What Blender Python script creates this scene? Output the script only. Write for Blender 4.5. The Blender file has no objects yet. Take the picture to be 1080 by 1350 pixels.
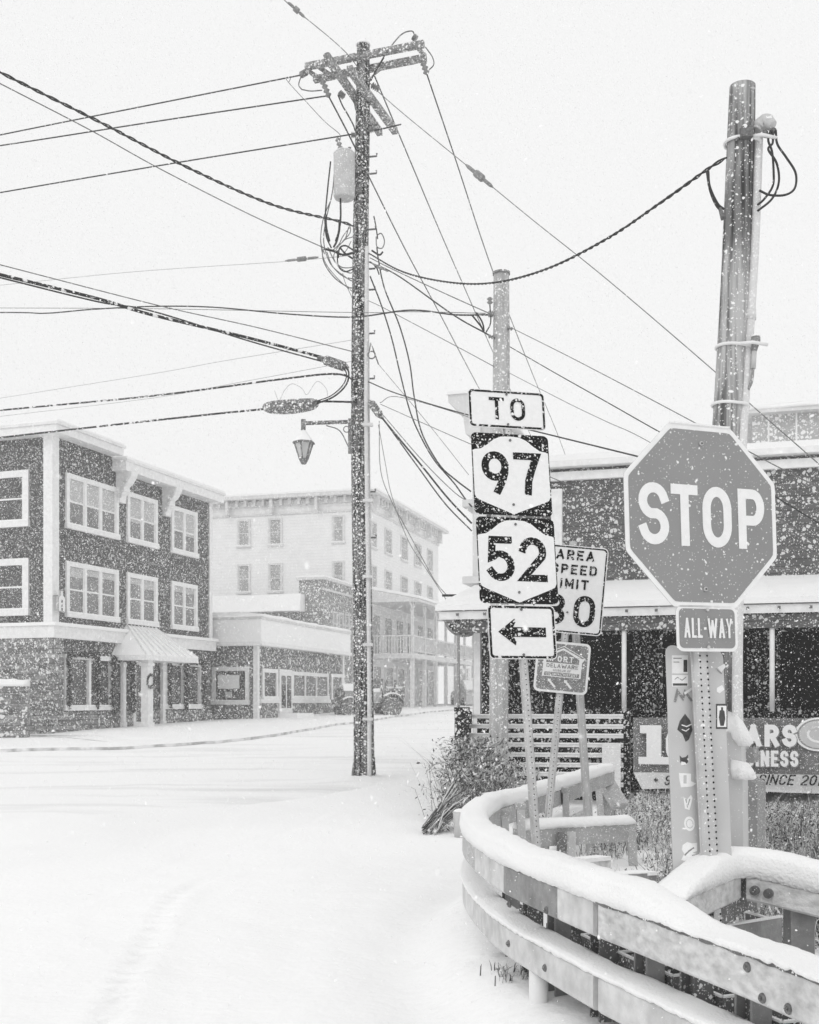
import bpy, math, random
import numpy as np
from mathutils import Vector, Matrix, noise
random.seed(7); rng = np.random.default_rng(11)
R = math.radians
V = Vector
F, CX, HY, CZ = 1500.0, 540.0, 925.0, 1.6          # lens in photo pixels, centre column, horizon row, eye height
col = bpy.context.scene.collection
MW = {}

def P(px, py, d):                                    # a point seen at photo pixel px,py standing d metres away
    return V(((px - CX) / F * d, d, CZ + (HY - py) / F * d))

# ------------------------------------------------------------------ materials
def node_mat(name):
    m = bpy.data.materials.new(name); m.use_nodes = True
    nt = m.node_tree; b = nt.nodes['Principled BSDF']
    return m, nt, b
def mat(name, a, b=None, scale=6, stretch=(1, 1, 1), rough=.8, metal=0, bump=.0, bscale=None, speck=0, sscale=45,
        detail=5, contrast=(.3, .7), rows=None, snowval=.86, blotch=None, spec=.3):
    """grey material: a..b mixed by stretched noise; speck = share of wind-blown snow stuck on it; rows = brick/shingle courses"""
    m, nt, bs = node_mat(name); N = nt.nodes; L = nt.links
    b = a if b is None else b
    tc = N.new('ShaderNodeTexCoord'); mp = N.new('ShaderNodeMapping'); mp.inputs['Scale'].default_value = stretch
    L.new(tc.outputs['Object'], mp.inputs['Vector'])
    nz = N.new('ShaderNodeTexNoise'); nz.inputs['Scale'].default_value = scale; nz.inputs['Detail'].default_value = detail
    L.new(mp.outputs[0], nz.inputs['Vector'])
    cr = N.new('ShaderNodeValToRGB'); e = cr.color_ramp.elements
    e[0].position, e[1].position = contrast; e[0].color = (a, a, a, 1); e[1].color = (b, b, b, 1)
    L.new(nz.outputs['Fac'], cr.inputs['Fac'])
    colr = cr.outputs['Color']; hgt = nz.outputs['Fac']
    if rows:
        sx = N.new('ShaderNodeSeparateXYZ'); L.new(tc.outputs['Object'], sx.inputs[0])
        ad = N.new('ShaderNodeMath'); L.new(sx.outputs['X'], ad.inputs[0]); L.new(sx.outputs['Y'], ad.inputs[1])
        cb = N.new('ShaderNodeCombineXYZ'); L.new(ad.outputs[0], cb.inputs['X']); L.new(sx.outputs['Z'], cb.inputs['Y'])
        br = N.new('ShaderNodeTexBrick'); br.inputs['Scale'].default_value = 1
        br.inputs['Brick Width'].default_value, br.inputs['Row Height'].default_value = rows[0], rows[1]
        br.inputs['Mortar Size'].default_value = rows[1] * .07; br.inputs['Mortar Smooth'].default_value = .2
        br.inputs['Bias'].default_value = 0
        br.inputs['Color1'].default_value = (1, 1, 1, 1); k = rows[2]
        br.inputs['Color2'].default_value = (k, k, k, 1); k = rows[3]
        br.inputs['Mortar'].default_value = (k, k, k, 1)
        L.new(cb.outputs[0], br.inputs['Vector'])
        mx = N.new('ShaderNodeMix'); mx.data_type = 'RGBA'; mx.blend_type = 'MULTIPLY'; mx.inputs[0].default_value = 1
        L.new(colr, mx.inputs[6]); L.new(br.outputs['Color'], mx.inputs[7]); colr = mx.outputs[2]
    if blotch:                                      # broad stains
        n3 = N.new('ShaderNodeTexNoise'); n3.inputs['Scale'].default_value = blotch[0]; n3.inputs['Detail'].default_value = 6
        L.new(tc.outputs['Object'], n3.inputs['Vector'])
        c3 = N.new('ShaderNodeValToRGB'); c3.color_ramp.elements[0].position = .45; c3.color_ramp.elements[1].position = .62
        k = blotch[1]; c3.color_ramp.elements[0].color = (1, 1, 1, 1); c3.color_ramp.elements[1].color = (k, k, k, 1)
        L.new(n3.outputs['Fac'], c3.inputs['Fac'])
        mx = N.new('ShaderNodeMix'); mx.data_type = 'RGBA'; mx.blend_type = 'MULTIPLY'; mx.inputs[0].default_value = 1
        L.new(colr, mx.inputs[6]); L.new(c3.outputs[0], mx.inputs[7]); colr = mx.outputs[2]
    if speck:                                        # wind-blown snow: separate dots of random size, two grain sizes
        nd = N.new('ShaderNodeTexNoise'); nd.inputs['Scale'].default_value = sscale * .9; nd.inputs['Detail'].default_value = 1
        L.new(tc.outputs['Object'], nd.inputs['Vector'])
        va = N.new('ShaderNodeVectorMath'); va.operation = 'MULTIPLY_ADD'; L.new(nd.outputs['Color'], va.inputs[0]); va.inputs[1].default_value = (.9 / sscale,) * 3; L.new(tc.outputs['Object'], va.inputs[2])
        fac = None
        for sc_, sh in ((sscale, speck * .62), (sscale * 2.3, speck * .55)):
            vo = N.new('ShaderNodeTexVoronoi'); vo.inputs['Scale'].default_value = sc_; L.new(va.outputs[0], vo.inputs['Vector'])
            sx2 = N.new('ShaderNodeSeparateXYZ'); L.new(vo.outputs['Color'], sx2.inputs[0])
            m1 = N.new('ShaderNodeMath'); m1.operation = 'MULTIPLY'; L.new(sx2.outputs[0], m1.inputs[0]); m1.inputs[1].default_value = (sh / 1.05) ** (1 / 3)
            m2 = N.new('ShaderNodeMath'); m2.operation = 'SUBTRACT'; L.new(m1.outputs[0], m2.inputs[0]); L.new(vo.outputs['Distance'], m2.inputs[1])
            m3 = N.new('ShaderNodeMath'); m3.operation = 'MULTIPLY'; m3.use_clamp = True; L.new(m2.outputs[0], m3.inputs[0]); m3.inputs[1].default_value = 14
            if fac is None: fac = m3.outputs[0]
            else:
                m4 = N.new('ShaderNodeMath'); m4.operation = 'MAXIMUM'; L.new(fac, m4.inputs[0]); L.new(m3.outputs[0], m4.inputs[1]); fac = m4.outputs[0]
        mx = N.new('ShaderNodeMix'); mx.data_type = 'RGBA'
        L.new(fac, mx.inputs[0]); L.new(colr, mx.inputs[6]); mx.inputs[7].default_value = (snowval,) * 3 + (1,)
        colr = mx.outputs[2]
    L.new(colr, bs.inputs['Base Color'])
    bs.inputs['Roughness'].default_value = rough; bs.inputs['Metallic'].default_value = metal
    bs.inputs['Specular IOR Level'].default_value = spec
    if bump:
        bp = N.new('ShaderNodeBump'); bp.inputs['Strength'].default_value = bump; bp.inputs['Distance'].default_value = .02
        if bscale:
            nb = N.new('ShaderNodeTexNoise'); nb.inputs['Scale'].default_value = bscale; nb.inputs['Detail'].default_value = 4
            L.new(tc.outputs['Object'], nb.inputs['Vector']); hgt = nb.outputs['Fac']
        L.new(hgt, bp.inputs['Height']); L.new(bp.outputs[0], bs.inputs['Normal'])
    return m

M = {}
M['snow'] = mat('snow', .95, .91, scale=3, rough=.9, bump=.55, bscale=75, spec=.1)
M['snow_ground'] = mat('snow_ground', .95, .88, scale=.35, stretch=(1, .5, 1), rough=.95, bump=.5, bscale=16, contrast=(.45, .75), spec=.05)
M['road_snow'] = mat('road_snow', .92, .72, scale=.9, stretch=(.30, 1.9, 1), rough=.9, bump=.6, bscale=7, contrast=(.52, .8), spec=.1, detail=9)
M['kerb'] = mat('kerb', .42, .82, scale=3, rough=.9, contrast=(.35, .6))
M['flake'] = mat('flake', .93, rough=1, spec=0)
M['shingle'] = mat('shingle', .075, .15, scale=3.5, rough=.85, rows=(.20, .12, .6, .5), speck=.20, sscale=10, contrast=(.3, .7), snowval=.5)
M['stone'] = mat('stone', .14, .42, scale=3.0, stretch=(1, 1, 3.2), rough=.9, bump=.5, speck=.18, sscale=7, rows=(.42, .15, .5, .35), snowval=.75)
M['low_siding'] = mat('low_siding', .14, .22, scale=3, rough=.8, speck=.26, sscale=7, rows=(.9, .13, .8, .6), snowval=.75)
M['trim'] = mat('trim', .88, .76, scale=9, rough=.6)
M['hotel'] = mat('hotel', .86, .80, scale=2, rough=.8, rows=(400, .16, 1, .90))
M['hotel_trim'] = mat('hotel_trim', .72, .62, scale=5, rough=.7)  # lightened to add to the hotel's fade in the haze
M['hotel_win'] = mat('hotel_win', .28, .44, scale=1.5, rough=.5, speck=.10, sscale=7)  # panes lightened too, distance haze put into the colour
M['brick_mid'] = mat('brick_mid', .24, .34, scale=4, rough=.9, rows=(.24, .09, .7, 1.2), speck=.24, sscale=6)
M['glass'] = mat('glass', .12, .26, scale=1.2, rough=.1, spec=.5, speck=.06, sscale=11, snowval=.6)
M['glass_dark'] = mat('glass_dark', .04, .10, scale=1.2, rough=.08, spec=.5, speck=.10, sscale=9, snowval=.6)
M['blind'] = mat('blind', .5, .42, scale=14, stretch=(.1, .1, 8), rough=.7, speck=.15, sscale=20)
M['garland'] = mat('garland', .01, .05, scale=22, rough=.9, speck=.12, sscale=24)
M['roof_metal'] = mat('roof_metal', .72, .85, scale=7, rough=.5)
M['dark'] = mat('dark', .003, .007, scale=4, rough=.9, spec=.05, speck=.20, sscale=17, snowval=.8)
M['black_wood'] = mat('black_wood', .008, .03, scale=12, rough=.9, speck=.26, sscale=15)
M['rest_siding'] = mat('rest_siding', .10, .15, scale=3, rough=.85, rows=(30, .11, .9, .5), speck=.20, sscale=13, snowval=.65)
M['slat'] = mat('slat', .66, .8, scale=9, stretch=(1, 1, 5), rough=.8, speck=.1, sscale=20)
M['pole_dark'] = mat('pole_dark', .010, .20, scale=7, stretch=(3, 3, .18), rough=.95, bump=.5, speck=.24, sscale=20, contrast=(.40, .64))
M['pole_grey'] = mat('pole_grey', .34, .50, scale=7, stretch=(3, 3, .15), rough=.95, bump=.4, speck=.16, sscale=22, contrast=(.35, .65))
M['pole_wood'] = mat('pole_wood', .10, .48, scale=6, stretch=(4.5, 4.5, .16), rough=.95, bump=.6, speck=.07, sscale=24, contrast=(.34, .56), blotch=(1.6, .42))
M['arm'] = mat('arm', .10, .34, scale=9, stretch=(2, 2, 2), rough=.95, speck=.22, sscale=18)
M['conduit'] = mat('conduit', .60, .70, scale=5, rough=.5, speck=.2, sscale=40)
M['steel'] = mat('steel', .36, .50, scale=9, rough=.45, metal=.25, bump=.08, speck=.1, sscale=60)
M['galv'] = mat('galv', .46, .60, scale=14, stretch=(1, 1, .6), rough=.5, metal=.1, bump=.12, bscale=60, speck=.05, sscale=50)
M['rail_light'] = mat('rail_light', .54, .70, scale=14, rough=.6, bump=.25, bscale=80, blotch=(4.0, .86), contrast=(.30, .66), speck=.004, sscale=60, detail=12)
M['rail_mid'] = mat('rail_mid', .22, .34, scale=14, rough=.55, bump=.2, bscale=70, blotch=(5.0, .8), speck=.006, sscale=60, detail=10)
M['rail_wood'] = mat('rail_wood', .46, .70, scale=16, stretch=(1.2, 1.2, 2.2), rough=.85, bump=.35, bscale=80, blotch=(6, .84), contrast=(.28, .62), speck=.004, sscale=60, detail=12)
M['rail_dark'] = mat('rail_dark', .10, .2, scale=9, rough=.7, bump=.2, bscale=40, speck=.12, sscale=50)
M['bolt'] = mat('bolt', .10, .22, scale=60, rough=.5, metal=.3)
M['rubber'] = mat('rubber', .015, .03, scale=20, rough=.6)
M['cable'] = mat('cable', .018, .05, scale=9, rough=.6)
M['cable_snow'] = mat('cable_snow', .012, .03, scale=9, rough=.7, speck=.22, sscale=9)
M['cable_thin'] = mat('cable_thin', .10, .22, scale=9, rough=.6)
M['cable_faint'] = mat('cable_faint', .42, .5, scale=9, rough=.6)
M['ceramic'] = mat('ceramic', .18, .3, scale=20, rough=.35)
M['can'] = mat('can', .46, .56, scale=5, rough=.6, speck=.1, sscale=30)
M['void'] = mat('void', .004, rough=1, spec=0)
M['sign_white'] = mat('sign_white', .86, .80, scale=30, rough=.45)
M['sign_black'] = mat('sign_black', .003, .007, scale=20, rough=.6, speck=.13, sscale=34, snowval=.75, spec=.1)
M['sign_grey'] = mat('sign_grey', .25, .29, scale=2.2, rough=.5, speck=.035, sscale=40, snowval=.8, spec=.3)
M['sign_mid'] = mat('sign_mid', .17, .26, scale=24, rough=.5, speck=.12, sscale=60)
M['edge'] = mat('edge', .35, .5, scale=20, rough=.5)
M['plate'] = mat('plate', .58, .52, scale=5, rough=.5, speck=.006, sscale=60)
M['cabinet'] = mat('cabinet', .52, .6, scale=5, rough=.6, speck=.01, sscale=60)
M['cabinet_dark'] = mat('cabinet_dark', .22, .3, scale=5, rough=.6, speck=.1, sscale=60)
M['sticker'] = mat('sticker', .90, .82, scale=60, rough=.4)
M['sticker_dark'] = mat('sticker_dark', .05, .10, scale=60, rough=.4)
M['banner'] = mat('banner', .12, .20, scale=6, rough=.6, speck=.08, sscale=36)
M['banner_light'] = mat('banner_light', .62, .7, scale=6, rough=.6, speck=.2, sscale=40)
M['grass_blade'] = mat('grass_blade', .16, .36, scale=7, rough=.9)
M['grass_dark'] = mat('grass_dark', .05, .14, scale=7, rough=.9)
M['grass_black'] = mat('grass_black', .02, .08, scale=7, rough=.9)
M['grass_light'] = mat('grass_light', .6, .82, scale=7, rough=.9)
M['truck'] = mat('truck', .10, .22, scale=7, rough=.6, speck=.16, sscale=9)
M['truck_light'] = mat('truck_light', .3, .42, scale=7, rough=.6, speck=.12, sscale=14)
M['lamp_glass'] = mat('lamp_glass', .5, .62, scale=9, rough=.3)
M['roofbox'] = mat('roofbox', .40, .5, scale=3, stretch=(1, 1, .5), rough=.8, speck=.3, sscale=14)
M['fuzz'] = mat('fuzz', .03, .3, scale=40, rough=.95, speck=.28, sscale=20)

# ------------------------------------------------------------------ mesh builder
class MB:
    def __init__(s): s.v = []; s.f = []; s.m = []; s.s = []; s.ml = []
    def mi(s, m):
        if m not in s.ml: s.ml.append(m)
        return s.ml.index(m)
    def face(s, ids, m, sm=False): s.f.append(tuple(ids)); s.m.append(s.mi(m)); s.s.append(sm)
    def quad(s, pts, m, sm=False):
        k = len(s.v); s.v += [V(p) for p in pts]; s.face(range(k, k + len(pts)), m, sm)
    def obox(s, c, ax, h, m):                      # centre, three unit axes, half sizes
        c = V(c); a, b, d = [V(x) for x in ax]; k = len(s.v)
        for i in (-1, 1):
            for j in (-1, 1):
                for l in (-1, 1): s.v.append(c + a * (i * h[0]) + b * (j * h[1]) + d * (l * h[2]))
        for q in ((0, 1, 3, 2), (4, 6, 7, 5), (0, 4, 5, 1), (2, 3, 7, 6), (0, 2, 6, 4), (1, 5, 7, 3)):
            s.face([k + i for i in q], m)
    def bar(s, a, b, w, h, m, up=V((0, 0, 1))):    # beam from a to b, w across, h high
        a, b = V(a), V(b); d = (b - a); L = d.length; d.normalize()
        x = d.cross(up)
        if x.length < 1e-4: x = V((1, 0, 0))
        x.normalize(); u = x.cross(d).normalized()
        s.obox((a + b) / 2, (d, x, u), (L / 2, w / 2, h / 2), m)
    def prism(s, fr, pts, t0, t1, m, mside=None):  # polygon in frame fr=(o,r,u,n), from depth t0 to t1 along n
        o, r, u, n = fr; k = len(s.v); c = len(pts)
        for t in (t0, t1):
            for x, z in pts: s.v.append(o + r * x + u * z + n * t)
        s.face([k + c + i for i in range(c)], m); s.face([k + i for i in reversed(range(c))], mside or m)
        for i in range(c):
            j = (i + 1) % c; s.face([k + i, k + j, k + c + j, k + c + i], mside or m)
    def tube(s, pts, r, m, n=8, caps=True, sm=True):
        pts = [V(p) for p in pts]; rr = r if isinstance(r, (list, tuple)) else [r] * len(pts)
        k0 = len(s.v); up = None
        for i, p in enumerate(pts):
            t = (pts[min(i + 1, len(pts) - 1)] - pts[max(i - 1, 0)])
            if t.length < 1e-9: t = V((0, 0, 1))
            t.normalize()
            if up is None:
                up = t.cross(V((0, 0, 1)) if abs(t.z) < .9 else V((1, 0, 0))).normalized()
            up = (up - t * up.dot(t))
            if up.length < 1e-6: up = t.cross(V((0, 1, 0)))
            up.normalize(); w = t.cross(up)
            for j in range(n):
                a = 2 * math.pi * j / n
                s.v.append(p + (up * math.cos(a) + w * math.sin(a)) * rr[i])
        for i in range(len(pts) - 1):
            for j in range(n):
                a = k0 + i * n + j; b = k0 + i * n + (j + 1) % n
                s.face((a, b, b + n, a + n), m, sm)
        if caps:
            s.face([k0 + j for j in reversed(range(n))], m); s.face([k0 + (len(pts) - 1) * n + j for j in range(n)], m)
    def ball(s, c, r, m, n=10, sq=(1, 1, 1), bottom=-1):   # squashed sphere, cut below 'bottom'
        c = V(c); rings = 7; k = len(s.v)
        for i in range(rings + 1):
            a = math.asin(bottom) + (math.pi / 2 - math.asin(bottom)) * i / rings
            for j in range(n):
                b = 2 * math.pi * j / n
                s.v.append(c + V((math.cos(a) * math.cos(b) * r * sq[0], math.cos(a) * math.sin(b) * r * sq[1], math.sin(a) * r * sq[2])))
        for i in range(rings):
            for j in range(n):
                a = k + i * n + j; b = k + i * n + (j + 1) % n; s.face((a, b, b + n, a + n), m, True)
        s.face([k + j for j in reversed(range(n))], m)
    def sweep(s, path, prof, m, closed=False, sm=False, wob=0):  # profile (side, up) swept along a plan path, z up
        k0 = len(s.v); n = len(prof); ph = random.random() * 90
        for i, p in enumerate(path):
            t = path[min(i + 1, len(path) - 1)] - path[max(i - 1, 0)]; t.z = 0; t.normalize(); side = V((t.y, -t.x, 0))
            for j, (a, b) in enumerate(prof):
                w = 0
                if wob: w = noise.noise(V((p.x * 4 + ph, p.y * 4, p.z + j * .7))) * wob + noise.noise(V((p.x * 17 + ph, p.y * 17, j * 1.7))) * wob * .45
                s.v.append(p + side * (a + w * (1 if a > 0 else -1 if a < 0 else 0)) + V((0, 0, b + (w if b > 0 else w * .35))))
        for i in range(len(path) - 1):
            for j in range(n):
                a = k0 + i * n + j; b = k0 + i * n + (j + 1) % n; s.face((a, a + n, b + n, b), m, sm)
        s.face([k0 + j for j in range(n)], m, sm); s.face([k0 + (len(path) - 1) * n + j for j in reversed(range(n))], m, sm)
    def build(s, name, parent=None, **kw):
        me = bpy.data.meshes.new(name)
        inv = MW[parent.name].inverted() if parent is not None else kw.get('inv')
        vs = [inv @ v for v in s.v] if inv is not None else s.v
        me.from_pydata([tuple(v) for v in vs], [], s.f)
        for m in s.ml: me.materials.append(M[m])
        me.polygons.foreach_set('material_index', s.m); me.polygons.foreach_set('use_smooth', s.s)
        me.update()
        o = bpy.data.objects.new(name, me); col.objects.link(o)
        if parent is not None: o.parent = parent; MW[o.name] = MW[parent.name]
        else: MW[o.name] = Matrix()
        if 'label' in kw: o['label'] = kw['label']
        return o

def tag(o, label=None, cat=None, group=None, kind=None):
    if label: o['label'] = label
    if cat: o['category'] = cat
    if group: o['group'] = group
    if kind: o['kind'] = kind
    return o
def thing(name, label, cat, loc=(0, 0, 0), rz=0, group=None):
    o = bpy.data.objects.new(name, None); col.objects.link(o); o.empty_display_size = .2
    o.location = loc; o.rotation_euler = (0, 0, rz)
    MW[o.name] = Matrix.Translation(V(loc)) @ Matrix.Rotation(rz, 4, 'Z')
    return tag(o, label, cat, group)
def single(mb, name, label, cat, loc, group=None):   # a thing that is one mesh, origin at loc
    T = Matrix.Translation(V(loc)); o = mb.build(name, inv=T.inverted()); o.location = loc
    MW[o.name] = T
    return tag(o, label, cat, group)

# ------------------------------------------------------------------ stroke lettering
def arc(cx, cy, rx, ry, a0, a1, n=10):
    return [(cx + rx * math.cos(R(a0 + (a1 - a0) * i / n)), cy + ry * math.sin(R(a0 + (a1 - a0) * i / n))) for i in range(n + 1)]
def loop(p): return p + [p[0]]
G = {
 'A': (.8, [[(0, 0), (.5, 1)], [(.5, 1), (1, 0)], [(.22, .3), (.78, .3)]]),
 'B': (.72, [[(0, 0), (0, 1)], [(.1, 1), (.55, 1)] + arc(.6, .765, .35, .235, 90, -90) + [(.1, .53)], [(.5, .53)] + arc(.62, .265, .38, .265, 90, -90) + [(.1, 0)]]),
 'C': (.74, [arc(.5, .68, .5, .32, 20, 180) + arc(.5, .32, .5, .32, 180, 340)]),
 'D': (.74, [loop([(0, 0), (0, 1), (.45, 1)] + arc(.5, .65, .5, .35, 90, 0) + arc(.5, .35, .5, .35, 0, -90))]),
 'E': (.66, [[(1, 0), (0, 0), (0, 1), (1, 1)], [(0, .5), (.8, .5)]]),
 'F': (.64, [[(0, 0), (0, 1), (1, 1)], [(0, .5), (.8, .5)]]),
 'G': (.76, [arc(.5, .68, .5, .32, 20, 180) + arc(.5, .32, .5, .32, 180, 360) + [(1, .48), (.55, .48)]]),
 'H': (.74, [[(0, 0), (0, 1)], [(1, 0), (1, 1)], [(0, .5), (1, .5)]]),
 'I': (.0, [[(0, 0), (0, 1)]]),
 'L': (.62, [[(0, 1), (0, 0), (1, 0)]]),
 'M': (.86, [[(0, 0), (0, 1)], [(0, 1), (.5, .25)], [(.5, .25), (1, 1)], [(1, 1), (1, 0)]]),
 'N': (.76, [[(0, 0), (0, 1)], [(0, 1), (1, 0)], [(1, 0), (1, 1)]]),
 'O': (.72, [loop(arc(.5, .66, .5, .34, 0, 180, 14) + arc(.5, .34, .5, .34, 180, 360, 14))]),
 'P': (.70, [[(0, 0), (0, 1)], [(.1, 1), (.55, 1)] + arc(.58, .735, .42, .265, 90, -90, 12) + [(.1, .47)]]),
 'R': (.72, [[(0, 0), (0, 1)], [(.1, 1), (.5, 1)] + arc(.55, .74, .45, .26, 90, -90) + [(.1, .48)], [(.5, .48), (1, 0)]]),
 'S': (.72, [arc(.5, .745, .5, .255, 15, 255, 16) + arc(.5, .255, .5, .255, 75, -165, 16)]),
 'T': (.74, [[(0, 1), (1, 1)], [(.5, 1), (.5, 0)]]),
 'U': (.74, [[(0, 1), (0, .35)] + arc(.5, .33, .5, .33, 180, 360) + [(1, .35), (1, 1)]]),
 'V': (.8, [[(0, 1), (.5, 0)], [(.5, 0), (1, 1)]]),
 'W': (1.25, [[(0, 1), (.25, 0)], [(.25, 0), (.5, .9)], [(.5, .9), (.75, 0)], [(.75, 0), (1, 1)]]),
 'Y': (.8, [[(0, 1), (.5, .45), (1, 1)], [(.5, .45), (.5, 0)]]),
 '-': (.35, [[(0, .48), (1, .48)]]),
 '*': (.5, [[(.5, .15), (.5, .85)], [(.05, .35), (.95, .65)], [(.05, .65), (.95, .35)]]),
 '0': (.70, [loop(arc(.5, .64, .5, .36, 0, 180, 14) + arc(.5, .36, .5, .36, 180, 360, 14))]),
 '1': (.3, [[(.0, .8), (.6, 1), (.6, 0)]]),
 '2': (.74, [arc(.5, .70, .5, .30, 165, -25, 14) + [(.62, .38), (0, .0), (1, .0)]]),
 '3': (.72, [arc(.48, .745, .48, .255, 160, -80, 12) + [(.4, .5)], [(.4, .5)] + arc(.48, .255, .52, .255, 80, -160, 12)]),
 '4': (.76, [[(.75, 0), (.75, 1), (0, .3), (1, .3)]]),
 '5': (.74, [[(.92, 1), (.12, 1), (.05, .53)] + arc(.47, .31, .53, .31, 130, -150, 16)]),
 '7': (.74, [[(0, 1), (1, 1), (.72, .6), (.55, .3), (.5, 0)]]),
 '9': (.74, [loop(arc(.5, .68, .5, .32, 0, 360, 20)), [(1, .68), (.97, .5), (.85, .28), (.6, 0)]]),
}
def ribbon(mb, fr, pts, w, off, m):
    o, r, u, n = fr; closed = (abs(pts[0][0] - pts[-1][0]) + abs(pts[0][1] - pts[-1][1])) < 1e-6
    if closed: pts = pts[:-1]
    q = [V((x, y)) for x, y in pts]; c = []
    for p in q:
        if not c or (p - c[-1]).length > w * .02: c.append(p)
    if closed and (c[0] - c[-1]).length < w * .05: c.pop()
    q = c
    if not closed:                                   # square caps
        q[0] = q[0] + (q[0] - q[1]).normalized() * (w * .5); q[-1] = q[-1] + (q[-1] - q[-2]).normalized() * (w * .5)
    N = len(q); L = []; Rr = []
    for i in range(N):
        a = q[i - 1] if (i > 0 or closed) else None; b = q[(i + 1) % N] if (i < N - 1 or closed) else None
        d1 = (q[i] - a).normalized() if a is not None else None; d2 = (b - q[i]).normalized() if b is not None else None
        if d1 is None: d1 = d2
        if d2 is None: d2 = d1
        n1 = V((-d1.y, d1.x)); n2 = V((-d2.y, d2.x)); mm = (n1 + n2)
        if mm.length < .3: mm = n1
        mm.normalize(); k = min(1 / max(mm.dot(n1), .35), 2.2)
        L.append(q[i] + mm * (w / 2 * k)); Rr.append(q[i] - mm * (w / 2 * k))
    f = lambda p: o + r * p.x + u * p.y + n * off
    for i in range(N if closed else N - 1):
        j = (i + 1) % N
        mb.quad([f(Rr[i]), f(Rr[j]), f(L[j]), f(L[i])], m)
def text(mb, fr, s, x0, z0, h, sw, m, off=.003, width=None, wscale=1, gap=.28, slant=0, x1=None):
    """letters of height h with stroke sw; if x1 is given the line is stretched to end there"""
    def lay(ws):
        x = 0; out = []
        for ch in s:
            if ch == ' ': x += h * .5 * ws; continue
            w = G[ch][0] * h * ws
            if w > 0: w = max(w - sw, sw * .2)
            out.append((ch, x, w)); x += w + sw + gap * h * ws
        return out, x - gap * h * ws
    out, tot = lay(wscale)
    if x1 is not None:
        for _ in range(30):
            k = (x1 - x0) / tot; wscale *= 1 + (k - 1) * .9; out, tot = lay(wscale)
    e = 0
    for ch, x, w in out:
        for pl in G[ch][1]:
            pts = []
            for a, b in pl:
                zz = sw / 2 + b * (h - sw); pts.append((x0 + x + sw / 2 + a * w + slant * zz, z0 + zz))
            ribbon(mb, fr, pts, sw, off + e * .0004, m); e += 1
    return tot
def text_mid(mb, fr, s, xc, z0, h, sw, m, **kw):
    dummy = MB(); t = text(dummy, fr, s, 0, 0, h, sw, m, **kw); text(mb, fr, s, xc - t / 2, z0, h, sw, m, **kw)
def rrect(w, h, r, cx=0, cz=0, n=5):
    p = []
    for sx, sz, a in ((1, 1, 0), (-1, 1, 90), (-1, -1, 180), (1, -1, 270)):
        for i in range(n + 1):
            b = R(a + 90 * i / n); p.append((cx + sx * (w / 2 - r) + r * math.cos(b), cz + sz * (h / 2 - r) + r * math.sin(b)))
    return p
def frame_ring(mb, fr, outer, inner, off, m):
    o, r, u, n = fr; f = lambda p: o + r * p[0] + u * p[1] + n * off; N = len(outer)
    for i in range(N):
        j = (i + 1) % N; mb.quad([f(outer[i]), f(outer[j]), f(inner[j]), f(inner[i])], m)
def rotm(v):
    v = V(v); return Matrix.Rotation(v.length, 3, v.normalized())

# ------------------------------------------------------------------ spline helpers
def crm(pts, k=10):                                 # Catmull-Rom through points
    pts = [V(p) for p in pts]
    if len(pts) == 2: return [pts[0].lerp(pts[1], i / (k)) for i in range(k + 1)]
    q = [2 * pts[0] - pts[1]] + pts + [2 * pts[-1] - pts[-2]]; out = []
    for i in range(1, len(q) - 2):
        a, b, c, d = q[i - 1:i + 3]
        for j in range(k):
            t = j / k
            out.append(.5 * ((2 * b) + (c - a) * t + (2 * a - 5 * b + 4 * c - d) * t * t + (3 * b - a - 3 * c + d) * t ** 3))
    out.append(pts[-1]); return out

# ------------------------------------------------------------------ ground
GT = [(-10, 0), (6, 0), (12, .05), (20, .17), (26, .42), (33, .66), (38, .78), (42, .84), (50, 1.0), (58, 1.14), (72, 1.34), (100, 1.45), (400, 1.5), (2500, 1.5)]
def g0(y):
    for (a, za), (b, zb) in zip(GT, GT[1:]):
        if y <= b:
            t = max(0, (y - a) / (b - a)); return za + (zb - za) * t
    return GT[-1][1]
def g(y): return sum(g0(y + d) for d in (-2, -1, 0, 1, 2)) / 5 if y < 90 else g0(y)
TRK = crm([V((-1.62, 10.6, 0)), V((-1.88, 9.4, 0)), V((-1.70, 7.4, 0)), V((-1.49, 5.6, 0)), V((-1.2, 4, 0))], 8)
RAIL = [V(p + (0,)) for p in ((1.50, 2.0), (1.32, 2.7), (1.174, 3.26), (1.092, 3.56), (1.013, 3.80), (.922, 4.07), (.818, 4.38), (.742, 4.6), (.642, 4.94), (.559, 5.24),
        (.464, 5.61), (.398, 6.03), (.350, 6.49), (.330, 6.92), (.345, 7.40), (.40, 7.92), (.58, 8.72), (.87, 9.42), (1.30, 10.6), (1.82, 12.1), (2.22, 13.15))]
RAILS = crm(RAIL, 6)
def inside_rail(x, y):                              # signed-ish distance to the rail line: positive behind it
    best = 9; sg = 1
    for i in range(0, len(RAILS) - 1, 2):
        a = RAILS[i]; d = math.hypot(x - a.x, y - a.y)
        if d < best:
            best = d; t = RAILS[min(i + 1, len(RAILS) - 1)] - RAILS[i]
            sg = 1 if (t.x * (y - a.y) - t.y * (x - a.x)) < 0 else -1
    return best * sg
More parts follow.
